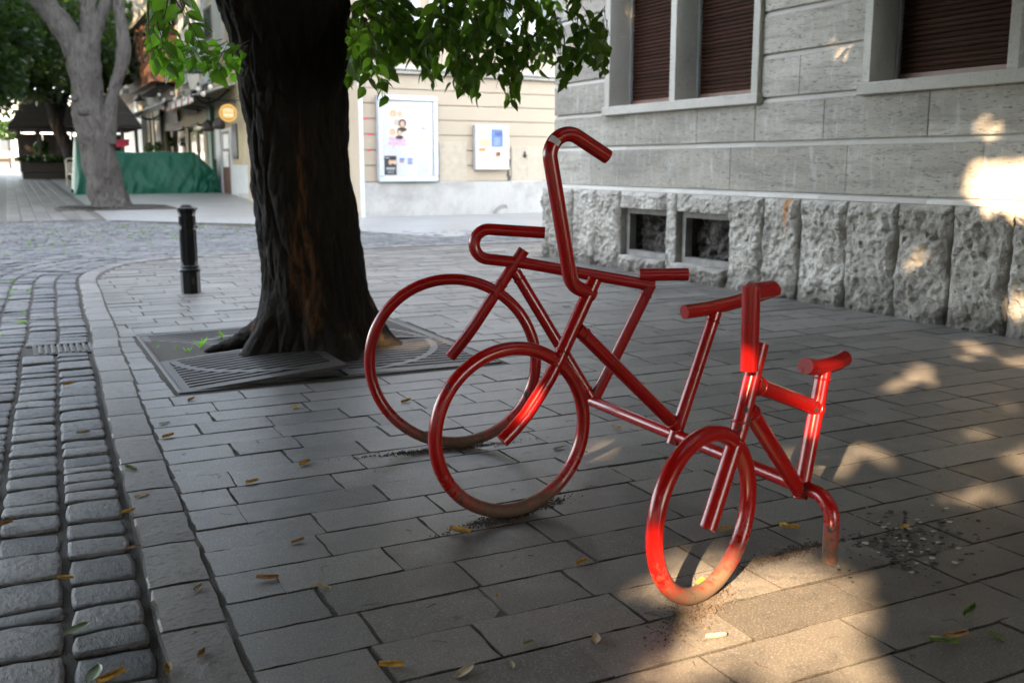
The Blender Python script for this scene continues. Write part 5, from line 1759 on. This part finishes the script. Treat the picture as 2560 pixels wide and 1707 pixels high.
# string of globe bulbs
GL = [(398, 239), (430, 235), (410, 251), (437, 250), (460, 247), (479, 251), (496, 225), (508, 236), (526, 219), (300, 262), (328, 246), (333, 322)]
bs = empty('bulb_string', on_x(430, 235, XF - 2.2), 'string of pale globe bulbs hung across the street front', 'string lights')
pts = []
for x, y in sorted(GL[:9]):
    P = on_x(x, y, XF - 2.0) - Vector(bs.location)
    pts.append(P + Vector((0, 0, .22)))
    MB().lathe([(.015, .085), (.04, .065), (.068, .02), (.062, -.03), (.035, -.06), (.01, -.068)], 12, P).build('bulb', M('milk'), bs)
    MB().lathe([(.02, .0855), (.02, .21)], 8, P).build('socket', M('black'), bs)
MB().tube(pts, .01, 5).build('wire', M('black'), bs)

# ================================================================== COVERED STALL, PAVILIONS, CHAIR
TX0, TX1, TY = 2.05, 7.0, 39.2
tz = gz(TY)
tp_e = empty('tarpaulin_cover', ((TX0 + TX1) / 2, TY + .8, tz), 'green tarpaulin draped over stacked furniture behind the pale tree', 'tarpaulin')
HT = [(2.0, .15), (2.08, .9), (2.2, 2.0), (2.42, 1.9), (2.62, 1.2), (2.9, 1.42), (3.4, 1.50), (4.2, 1.47), (5.4, 1.47), (6.22, 1.48), (6.5, 1.2), (6.9, .78), (7.0, .72), (7.05, .06)]
def hprof(x):
    for (a_, h0), (b_, h1) in zip(HT, HT[1:]):
        if a_ <= x <= b_: return h0 + (h1 - h0) * (x - a_) / (b_ - a_)
    return 0
NU_, NV_ = 150, 46
vs, fs = [], []
for i in range(NU_ + 1):
    x = 2.0 + (7.05 - 2.0) * i / NU_
    h = hprof(x)
    for j in range(NV_ + 1):
        v = j / NV_
        if v < .45: t = v / .45; yy, zz = -.35 * t ** 1.6, t
        elif v < .6: t = (v - .45) / .15; yy, zz = -.35 + .9 * -t * 0 + 1.2 * t - 0.0, 1.0
        else: t = (v - .6) / .4; yy, zz = .85 + .5 * t, 1 - t
        if v < .45: yy = -.75 + .40 * t ** 1.3
        elif v < .6: yy = -.35 + 1.2 * (v - .45) / .15
        fold = noise.fractal(Vector((x * 1.3 + zz * .9, 3.1, zz * 1.1)), 1, 2, 3) * .16 * (1 - zz * .75) + noise.noise(Vector((x * 4.2 - zz * 2.5, 7, zz * 1.8))) * .09 * (1 - .8 * zz)
        if x > 6.1: fold += .20 * noise.noise(Vector((x * 6, 2, zz * 3))) * (1 - zz * .6)
        sag = .05 * noise.noise(Vector((x * 1.1, 9, 0)))
        vs.append((x - tp_e.location.x, TY + yy - fold - tp_e.location.y, max(-.05, zz * (h + (sag if zz > .9 else 0))) - (.02 if v in (0, 1) else 0)))
k = NV_ + 1
for i in range(NU_):
    for j in range(NV_): fs.append((i * k + j, (i + 1) * k + j, (i + 1) * k + j + 1, i * k + j + 1))
MB().add(vs, fs, True).build('sheet', M('tarp'), tp_e)
MB().box(.45, 4.1, .75, 1.9, 0, 1.35).box(.12, .45, .75, 1.9, 0, 1.1).build('furniture', M('darkwood'), tp_e).location = (TX0 - tp_e.location.x, -1.3, 0)

def pavilion(name, lab, x0, x1, y0, y1, zr, zt, zw, hang=.5):
    z0 = gz(y0)
    e = empty(name, ((x0 + x1) / 2, (y0 + y1) / 2, z0), lab, 'pavilion')
    w, d = (x1 - x0) / 2, (y1 - y0) / 2
    MB().box(-w, w, -d, d, -.2, .35, .02).build('base', M('darkwood'), e)
    MB().box(-w - .06, w + .06, -d - .06, d + .06, .3502, zw, .02).box(-w, w, -d, d, zw, zw + .001).build('parapet', M('darkwood'), e)
    n = max(3, int(2 * w / 1.3))
    for i in range(n + 1):
        for yy in (-d, d):
            px_ = -w + 2 * w * i / n
            MB().box(px_ - .07, px_ + .07, yy - .07, yy + .07, zw + .0015, zr).build('post', M('darkwood'), e)
    MB().box(-w + .1, -w * .12, d - .2, d - .1, zw + .002, zr - .1).build('back_panel', M('darkwood'), e)  # back closed with added panels so the inside stays dark
    MB().box(-w * .11, w - .1, d - .2, d - .1, zw + .002, zr - .1).build('back_panel', M('darkwood'), e)
    # roof: shingle courses
    rows = 9
    rf = MB().box(-w - hang, w + hang, -d - hang, d + hang, zr, zr + .12, .02).build('roof', M('shingle'), e)
    for i in range(rows):
        t0, t1 = i / rows, (i + 1.15) / rows
        a0, a1 = (1 - .62 * t0), (1 - .62 * min(1, t1))
        za, zb = zr + .121 + (zt - zr) * t0, zr + .121 + (zt - zr) * min(1, t1)
        W0, W1, D0, D1 = (w + hang) * a0, (w + hang) * a1, (d + hang) * a0, (d + hang) * a1
        mb = MB().add([(-W0, -D0, za + .03), (W0, -D0, za + .03), (W0, D0, za + .03), (-W0, D0, za + .03), (-W1, -D1, zb), (W1, -D1, zb), (W1, D1, zb), (-W1, D1, zb)], [(0, 1, 5, 4), (1, 2, 6, 5), (2, 3, 7, 6), (3, 0, 4, 7), (4, 5, 6, 7), (3, 2, 1, 0)])
        mb.build('shingle_course', M('shingle'), rf)
    return e
p0, p1 = on_y(56, 440, 58.5), on_y(186, 440, 58.5)
pv = pavilion('wooden_pavilion', 'dark wooden pavilion with shingle roof at the end of the lane', p0.x, p1.x + .3, 58.5, 63.5, 2.55, 4.4, .95)
leafy('parapet_hedge', 'low dark hedge in the parapet box of the wooden pavilion', 'hedge', ((p0.x + p1.x) / 2, 58.35, gz(58) + .85), (1.6, .2, .22), 700, .14, 51)
P = on_y(105, 372, 61)
leafy('hanging_fern', 'bright green fern hanging inside the wooden pavilion', 'plant', (P.x, P.y, P.z - .4), (.42, .3, .45), 320, .16, 52)
p0, p1 = on_y(287, 380, 48), on_y(349, 380, 48)
pv2 = pavilion('terrace_pavilion', 'dark terrace pavilion with sloping roof behind the green tarpaulin', p0.x - .8, p1.x - .1, 48, 54, 2.45, 3.9, .9, .25)
for k, x in enumerate((299, 313)):
    P = on_y(x, 357, 47.6)
    pn_ = empty('red_pennant', P, ('crimson cloth hanging under the terrace roof', 'red pennant hanging under the terrace roof beside the crimson cloth')[k], 'pennant')
    MB().add([(-.18, 0, .12), (.18, 0, .16), (.16, .03, -.14), (-.15, -.03, -.2), (-.18, .012, .12), (.18, .012, .16), (.16, .042, -.14), (-.15, -.018, -.2)], [(0, 3, 2, 1), (4, 5, 6, 7), (0, 1, 5, 4), (2, 3, 7, 6), (1, 2, 6, 5), (3, 0, 4, 7)]).build('cloth', M('redcloth'), pn_)
# cane chair
P = on_ground(187, 463)
cc = empty('cane_chair', (P.x, P.y, P.z), 'pale cane chair standing behind the pale tree next to the tarpaulin', 'chair', rz=.5)
for sx in (-1, 1):
    for sy_ in (-1, 1):
        MB().tube([(sx * .24, sy_ * .22, 0), (sx * .22, sy_ * .20, .48 if sy_ < 0 else 1.05)], .022, 8).build('leg', M('cane'), cc)
MB().box(-.26, .26, -.24, .24, .46, .50, .015).build('seat', M('cane'), cc)
for k in range(7):
    x = -.18 + k * .06
    MB().tube([(x, .21, .52), (x, .23, 1.0)], .012, 6).build('back_slat', M('cane'), cc)
MB().tube(spline([(-.22, .21, .8), (-.2, .23, 1.08), (0, .24, 1.16), (.2, .23, 1.08), (.22, .21, .8)], 6), .025, 8).build('back_frame', M('cane'), cc)
MB().tube([(-.2, -.2, .18), (.2, -.2, .18)], .014, 6).tube([(-.2, .2, .18), (.2, .2, .18)], .014, 6).build('stretcher', M('cane'), cc)

# far end of the lane
fe = empty('far_house', (0, 150, gz(150)), 'bright pale house closing the far end of the lane', 'building')
MB().box(-30, 24, 0, 8, -1, 8).build('wall', M('white'), fe)
for k in range(14):
    MB().box(-28 + k * 3.4, -26.6 + k * 3.4, -.05, -.001, 1.2, 3.4).build('window', M('glass'), fe)
P = on_ground(20, 412.8) if False else Vector((.1, 92, gz(92)))
bt = empty('small_tree', (.15, 92, gz(92)), 'small clipped tree beside the pavilion at the end of the lane', 'tree')
MB().tube([(0, 0, -.1), (.03, 0, 2.2)], [.07, .05], 8).build('trunk', M('bark'), bt)
r_ = np.random.default_rng(3)
V_, F_ = leaf_quads(ellipsoid(r_, 900, (0, 0, 3.0), (1.2, 1.2, .8), .2), .28, r_); bulk('crown', V_, F_, M('leaf_far'), bt, 'stuff')
for k in range(3):
    be = empty('bench', (-.4 + k * 1.5, 84 + k * 3, gz(84 + 3 * k)), ('dark bench nearest the lane end', 'dark bench in the middle of the row at the lane end', 'dark bench farthest off at the lane end')[k], 'bench', 'benches at the lane end')
    MB().box(-.7, .7, -.2, .2, .42, .47).build('seat', M('darkwood'), be)
    MB().box(-.7, .7, .18, .22, .55, .9).build('backrest', M('darkwood'), be)
    for x in (-.6, .6): MB().box(x - .03, x + .03, -.18, .18, 0, .419).build('leg', M('black'), be)

# ================================================================== PALE TREE and the trees down the lane
T2 = on_ground(283, 518)
pt = empty('pale_tree', (T2.x, T2.y, T2.z), 'pale grey barked tree with knots and three limbs on the far pavement', 'tree')
D2 = Vector((T2.x, T2.y, 0)).dot(FH)
def tp2(xd, yd):            # point of the 2352-wide survey view at the tree's distance
    return on_plane(xd * 1.0884, yd * 1.0884, T2, FH) - T2
def limb(mb, P, seg=26, s=.06):
    pts = [tp2((a + b) / 2, y) for y, a, b in P]
    rad = [abs(b - a) / 2 * 1.0884 * D2 / FPX for y, a, b in P]
    sp_ = spline(pts, 7)
    rr2 = []
    for i in range(len(pts) - 1):
        for k in range(7): rr2.append(rad[i] + (rad[i + 1] - rad[i]) * k / 7)
    rr2.append(rad[-1])
    dsp = lambda p, r: r * (.20 * noise.fractal(Vector((p.x * 2.2, p.y * 2.2, p.z * 1.1)), 1, 2, 4) + .10 * noise.noise(Vector((p.x * 8, p.y * 8, p.z * 4))))
    mb.tube(sp_, rr2, seg, disp=dsp)
tm = MB()
limb(tm, [(490, 208, 312), (478, 212, 306), (465, 214, 298), (440, 208, 288), (400, 200, 276), (350, 188, 262), (300, 179, 250), (250, 168, 240), (200, 163, 232), (150, 158, 226), (110, 160, 224), (80, 172, 222)], 40)
limb(tm, [(150, 165, 215), (100, 140, 195), (50, 108, 160), (0, 70, 120), (-80, 20, 66), (-180, -50, -10)])
limb(tm, [(140, 172, 224), (90, 185, 228), (40, 186, 226), (0, 183, 222), (-120, 190, 222), (-260, 200, 224)])
limb(tm, [(100, 196, 226), (55, 212, 240), (10, 228, 255), (-60, 250, 274), (-160, 280, 300)], 18)
limb(tm, [(330, 225, 268), (280, 232, 266), (230, 243, 270), (180, 256, 282), (120, 270, 300), (70, 268, 294), (20, 262, 286), (-60, 258, 280), (-160, 240, 258)], 20)
tm.build('trunk', M('greybark'), pt)
for (x, y, r_) in ((207, 256, .22), (186, 228, .12)):
    p = tp2(x, y) - FH * .36
    kn = MB()
    kn.lathe([(r_ * .2, r_ * .4), (r_ * .7, r_ * .3), (r_, 0), (r_ * .75, -r_ * .5), (r_ * .2, -r_ * .8)], 12, p)
    kn.build('knot', M('greybark'), pt)
g2 = empty('round_grate', (T2.x, T2.y, T2.z), 'flat dark iron grate round the foot of the pale tree', 'tree grate')
MB().box(-1.5, 1.5, -1.5, 1.5, -.04, .008).build('plate', M('soil'), g2)
for k in range(44):
    a_ = 2 * math.pi * k / 44
    o = MB().box(.62, 1.4, -.022, .022, .0082, .03).build('slat', M('cast'), g2); o.rotation_euler = (0, 0, a_)
def far_tree(name, lab, x, y, trunk, blobs, seed, size, zmin, m=M('leaf_far'), bark='bark', extra=None):
    z = gz(y)
    e = empty(name, (x, y, z), lab, 'tree', 'trees along the lane')
    if trunk:
        mb = MB()
        for P, r0, r1 in trunk:
            s_ = spline(P, 6); mb.tube(s_, lin(r0, r1, len(s_)), 14, disp=bark_disp(1))
        mb.build('trunk', M(bark), e)
    crown(e, (x, y, z), [((x + c[0], y + c[1], z + c[2]), r_, n) for c, r_, n in blobs], size, seed, zmin, m, carve=False, extra=extra)
    return e
crown(pt, tuple(T2), [((.2, 30.5, 10.5), (5.5, 4.5, 3.6), 7000), ((-2.0, 28.5, 9.2), (3.5, 3.0, 2.0), 2500), ((1.8, 32, 8.6), (2.2, 2.0, 1.5), 1000)], .26, 61, 6.4, M('leaf_far'), carve=False)
B3 = on_ground(193, 452)
far_tree('lane_tree', 'dark leaning tree in front of the wooden pavilion', B3.x, B3.y, [([(0, 0, -.1), (-.25, 0, 1.4), (-.75, 0, 2.8), (-1.0, .2, 4.5), (-1.6, .4, 6.5)], .36, .2), ([(-.72, 0, 2.7), (-.2, .3, 4.2), (.3, .4, 6)], .22, .1)],
         [((-.6, .5, 6.6), (4.0, 3.8, 3.0), 7000), ((-2.2, -1.0, 4.8), (1.5, 1.5, .9), 1300), ((1.6, -1.0, 5.4), (1.6, 1.4, 1.0), 1200), ((-2.5, 0, 7.5), (2.5, 2.5, 2.5), 2500)], 62, .24, 3.3)
far_tree('lane_tree', 'leafy tree with low hanging boughs at the left edge of the lane', -2.6, 42, [([(0, 0, -.1), (.1, 0, 2), (.3, 0, 4.5), (.5, 0, 7)], .4, .2)],
         [((0, 0, 7.0), (4.2, 3.8, 3.4), 7000), ((2.2, -1.5, 4.1), (1.3, 1.4, 1.3), 1500), ((2.6, 0, 5.6), (1.6, 1.6, 1.4), 1500)], 63, .22, 2.9)
far_tree('lane_tree', 'tall dark tree rising behind the wooden pavilion', -1.0, 72, [([(0, 0, -.1), (0, 0, 3), (.2, 0, 7)], .4, .2)], [((0, 0, 8), (6, 5, 4.8), 8000), ((4, 0, 9.5), (5, 4, 4), 5000)], 64, .34, 3.6)
far_tree('lane_tree', 'dark tree behind the terrace pavilion and balcony', 4.3, 66, [([(0, 0, -.1), (0, 0, 3), (.2, 0, 7)], .4, .2)], [((0, 0, 8.2), (3.6, 4, 3.8), 6000)], 65, .32, 4.0)

# unseen trees added to keep sun and sky light off the lane
for k, (x, y) in enumerate(((-4.5, 33), (-4.0, 47), (-4.2, 58))):
    far_tree('lane_shade_tree', ('unseen tree added to shade the lane near the pale tree', 'unseen tree added to shade the middle of the lane', 'unseen tree added to shade the lane by the pavilion')[k], x, y,
             [([(0, 0, -.1), (.1, 0, 3), (.4, 0, 7), (1.2, 0, 11)], .45, .2)], [((5.0, 1.5, 11.5), (6.5, 7.0, 3.4), 9000), ((-1.5, 0, 8.0), (3.6, 7.0, 5.2), 9000)], 70 + k, .30, 2.8, extra=lambda P: (P[:, 2] > 7.8) | (P[:, 0] < -.9))

# ================================================================== SMALL THINGS ON THE GROUND
dr = random.Random(31)
def fallen(x, y, m, kind, ang, label, s_=1.0):
    P = on_ground(x, y)
    L = .037 * s_
    mb = MB()
    n = 7
    w = {'flat': .42, 'curl': .36, 'roll': .30}[kind]
    curl = {'flat': .10, 'curl': .34, 'roll': .30}[kind]
    vs, fs = [], []
    for i in range(n):
        t = i / (n - 1)
        wd = math.sin(math.pi * min(1, t * .90 + .06)) ** .7 * w * L * 2 * dr.uniform(.85, 1.12)
        for j in range(5):
            u = (j - 2) / 2
            z = curl * L * (u * u * 1.1 + .7 * abs(t - .5) ** 1.5) + .003 + dr.uniform(0, .0012)
            vs.append(((t - .5) * L * 2, u * wd * .5 * (1 - .12 * curl), z))
    for i in range(n - 1):
        for j in range(4): fs.append((i * 5 + j, i * 5 + j + 1, (i + 1) * 5 + j + 1, (i + 1) * 5 + j))
    k = len(vs)
    vs += [(a, b, c - .0006) for a, b, c in vs]
    fs += [tuple(reversed([q + k for q in f_])) for f_ in fs]
    mb.add(vs, fs, True)
    mb.tube([(L, 0, .004), (L * 1.25, .004, .006), (L * 1.45, .01, .004)], .0009, 5)
    o = mb.build('fallen_leaf', M(m))
    o.location = (P.x, P.y, gz(P.y) + .002)
    o.rotation_euler = (dr.uniform(-.1, .1), dr.uniform(-.1, .1), ang)
    return tag(o, label, 'leaf', 'fallen leaves')
FL = [
 (740, 1020, 'leaf_dry', 'flat', .9, 'broad yellow leaf on the pavers in front of the tree grate', 1.15),
 (762, 1162, 'leaf_dry', 'curl', .6, 'curled yellow leaf on the pavers beside the middle bicycle wheel', 1.0),
 (630, 1208, 'leaf_dry', 'curl', .2, 'small ochre leaf on a paver joint left of the bicycles', .8),
 (1150, 1333, 'leaf_dry', 'curl', 2.4, 'bright yellow leaf in front of the middle bicycle wheel', 1.15),
 (668, 1450, 'leaf_brown', 'roll', 2.9, 'rolled tan leaf on the pavers near the kerb', 1.0),
 (806, 1474, 'leaf_pale', 'curl', 2.2, 'pale torn leaf lying across a paver joint', .85),
 (978, 1670, 'leaf_dry', 'curl', 2.8, 'ochre leaf on the pavers at the bottom edge', .95),
 (1160, 1684, 'leaf_pale', 'flat', .5, 'grey dry leaf on the pavers at the bottom edge', 1.1),
 (1454, 1410, 'leaf_dry', 'curl', .3, 'small yellow leaf on a joint in front of the small bicycle', .75),
 (1490, 1602, 'leaf_pale', 'flat', 1.0, 'grey brown leaf beside the sunlit paver patch', .9),
 (1280, 1665, 'leaf_pale', 'flat', 1.3, 'tiny pale leaf near the bottom edge', .55),
 (1245, 1494, 'leaf_dry', 'roll', 1.0, 'tiny yellow scrap on a paver in the middle foreground', .4),
 (354, 1242, 'leaf_dry', 'flat', .6, 'yellow leaf on a kerb stone left of the pavers', .95),
 (328, 1175, 'leaf_fresh', 'curl', 2.3, 'greenish leaf on a kerb stone beside the pavers', .95),
 (330, 1372, 'leaf_brown', 'flat', .4, 'orange brown leaf between cobbles and kerb', .85),
 (320, 1283, 'leaf_dry', 'roll', .3, 'rolled yellow leaf at the cobble edge', .8),
 (190, 1578, 'leaf_fresh', 'flat', .8, 'large olive leaf on the cobbles', 1.4),
 (165, 1450, 'leaf_dry', 'roll', 2.6, 'thin yellow leaf on a cobble', .8),
 (235, 1690, 'leaf_fresh', 'flat', 1.2, 'green leaf on the cobbles at the bottom edge', 1.3),
 (280, 1700, 'leaf_dry', 'curl', .4, 'ochre leaf on the cobbles at the bottom edge', 1.1),
 (420, 1683, 'leaf_dry', 'curl', 1.4, 'golden leaf on the last kerb stone', .9),
 (505, 1640, 'leaf_brown', 'curl', 1.0, 'brown leaf in the kerb joint near the bottom edge', .7),
 (495, 1474, 'leaf_pale', 'curl', .9, 'pale leaf on the pitted kerb stone', .7),
 (10, 1315, 'leaf_brown', 'roll', .5, 'orange leaf on the cobbles at the left edge', 1.0),
 (208, 1085, 'leaf_pale', 'roll', .2, 'pale curled leaf on the upper cobbles', .9),
 (172, 963, 'leaf_dry', 'roll', .3, 'thin yellow leaf on the cobbles below the drain cover', 1.0),
 (478, 1002, 'leaf_dry', 'curl', .7, 'small yellow leaf at the corner of the tree grate', .8),
 (410, 1060, 'leaf_fresh', 'flat', .5, 'green yellow leaf on the kerb edge below the tree grate', .9),
 (420, 1094, 'leaf_dry', 'curl', .4, 'amber leaf on the first pavers by the kerb', .9),
 (1398, 1123, 'leaf_fresh', 'flat', .2, 'dark green leaf inside the middle bicycle wheel', 1.0),
 (1015, 1006 + 0, 'leaf_dry', 'curl', .2, 'ochre leaf on the slats of the tree grate', .9),
 (1543, 1073, 'leaf_dry', 'curl', .2, 'small yellow leaf under the low rail', .6),
 (1416, 768, 'leaf_fresh', 'flat', .2, 'olive leaf on the pavers behind the middle handlebar', 1.3),
 (1988, 881, 'leaf_fresh', 'flat', 2.8, 'fresh green leaf on the pavers behind the small saddle', 1.1),
 (1972, 1322, 'leaf_dry', 'curl', 2.5, 'yellow leaf on the pavers beside the rail post', 1.0),
 (1812, 1327, 'leaf_dry', 'roll', .1, 'thin yellow leaf behind the small front wheel', .9),
 (1752, 1458, 'leaf_dry', 'flat', .6, 'yellow leaf lying inside the small front wheel', .9),
 (1790, 1598, 'leaf_pale', 'roll', 2.9, 'dry leaf on the sunlit pavers', .9),
 (2262, 1320, 'leaf_dry', 'flat', .2, 'yellow leaf among the bird droppings', .8),
 (2425, 1534, 'leaf_fresh', 'roll', .3, 'long green leaf on the shaded pavers', 1.2),
 (2360, 1610, 'leaf_fresh', 'roll', 2.5, 'dark olive leaf on the shaded pavers near the corner', 1.1),
 (2490, 1595, 'leaf_fresh', 'flat', 1.3, 'dark green leaf on the shaded pavers at the right edge', .9),
 (2390, 1595, 'leaf_brown', 'roll', 2.9, 'red brown strip of leaf on the shaded pavers', 1.1),
 (745, 1357, 'leaf_brown', 'roll', .2, 'small brown leaf on the pavers left of the middle wheel', .7),
 (1320, 1615 - 4, 'leaf_fresh', 'roll', .2, 'tiny green scrap on a paver joint', .5),
]
for q in FL: fallen(*q)
# soil, needles and twigs that gather where the wheels touch the ground
def debris(name, lab, c, sx, sy_, ang, n, nt, seed):
    r = random.Random(seed)
    e = empty(name, (c.x, c.y, 0), lab, 'debris')
    mb, tw = MB(), MB()
    ca, sa = math.cos(ang), math.sin(ang)
    def pt():
        a, b = r.gauss(0, sx), r.gauss(0, sy_)
        return a * ca - b * sa, a * sa + b * ca
    for _ in range(n):
        x, y = pt(); s_ = r.uniform(.0015, .0065)
        z = .001
        mb.add([(x + s_ * r.uniform(.6, 1.3), y, z), (x, y + s_ * r.uniform(.6, 1.3), z), (x - s_, y, z), (x, y - s_, z), (x + r.gauss(0, .001), y, z + s_ * r.uniform(.5, 1.2))], [(0, 1, 4), (1, 2, 4), (2, 3, 4), (3, 0, 4)])
    for _ in range(nt):
        x, y = pt(); a = r.uniform(0, 6.28); l = r.uniform(.012, .05); k = r.gauss(0, .4)
        tw.tube([(x, y, .003), (x + math.cos(a) * l * .5, y + math.sin(a) * l * .5, .003 + r.uniform(0, .01)), (x + math.cos(a + k) * l, y + math.sin(a + k) * l, .004)], r.uniform(.0006, .0014), 5)
    mb.build('soil_crumbs', M('soilpile'), e, 'stuff'); tw.build('twigs', M('twig'), e, 'stuff')
    e['kind'] = 'stuff'
def gp2(x, y): return on_ground(x, y)
debris('wheel_debris', 'dark soil and twigs under the middle bicycle wheel', gp2(1280, 1285), .13, .022, .25, 1500, 60, 1)
debris('wheel_debris', 'dark soil and stalks under the far bicycle wheel', gp2(1120, 1122), .20, .018, -.12, 1100, 40, 2)
debris('wheel_debris', 'soil and twigs under the small front wheel', gp2(1745, 1515), .11, .035, .55, 1900, 90, 3)
debris('post_debris', 'soil line between the small front wheel and the rail post', gp2(1960, 1388), .14, .02, .1, 900, 25, 4)
# twigs scattered on the pavers
tw = MB()
for _ in range(90):
    P = gp2(dr.uniform(450, 2500), dr.uniform(950, 1690))
    a = dr.uniform(0, 6.28); l = dr.uniform(.015, .06); k = dr.gauss(0, .5)
    tw.tube([(P.x, P.y, .004), (P.x + math.cos(a) * l * .5, P.y + math.sin(a) * l * .5, .005), (P.x + math.cos(a + k) * l, P.y + math.sin(a + k) * l, .004)], dr.uniform(.0006, .0013), 5)
tag(tw.build('twig_litter', M('twig')), 'thin dark stalks scattered over the pavers', 'twigs', kind='stuff')
# droppings below the perch
dk, dw = MB(), MB()
for k in range(230):
    if k < 195: x, y = dr.gauss(2265, 85), dr.gauss(1345, 38)
    else: x, y = dr.uniform(2050, 2520), dr.uniform(1290, 1500)
    P = gp2(x, y); s_ = dr.uniform(.004, .016) * (1 if k < 195 else .7); n_ = 9
    ring = [(P.x + s_ * math.cos(q) * dr.uniform(.55, 1.25), P.y + s_ * .8 * math.sin(q) * dr.uniform(.55, 1.25), .0022 + .00002 * k) for q in (2 * math.pi * i / n_ for i in range(n_))]
    tgt = dk if dr.random() < .80 else dw
    tgt.add(ring + [(P.x, P.y, .006)], [(i, (i + 1) % n_, n_) for i in range(n_)])
tag(dk.build('droppings', M('dropblack')), 'dark spots of bird droppings on the pavers beside the rail post', 'droppings', kind='stuff')
tag(dw.build('droppings', M('dropwhite')), 'pale specks of bird droppings on the pavers beside the rail post', 'droppings', kind='stuff')
# weeds in the grate
wd = MB()
for (x, y, h, n_) in ((500, 868, .14, 5), (560, 845, .12, 3), (470, 880, .07, 6), (440, 874, .05, 4), (392, 868, .05, 4), (620, 835, .05, 3)):
    P = gp2(x, y)
    for _ in range(n_):
        a = dr.uniform(0, 6.28); L = h * dr.uniform(.6, 1.1)
        d = Vector((math.cos(a) * .6, math.sin(a) * .6, .8)).normalized(); sd_ = d.cross(Vector((0, 0, 1))).normalized() * L * .13
        b0 = Vector((P.x, P.y, -.01))
        wd.add([b0, b0 + d * L * .5 + sd_, b0 + d * L + Vector((0, 0, -.1 * L)), b0 + d * L * .5 - sd_], [(0, 1, 2, 3)])
tag(wd.build('grate_weeds', M('leaf_bright')), 'fresh green weeds growing through the tree grate', 'weeds', kind='stuff')
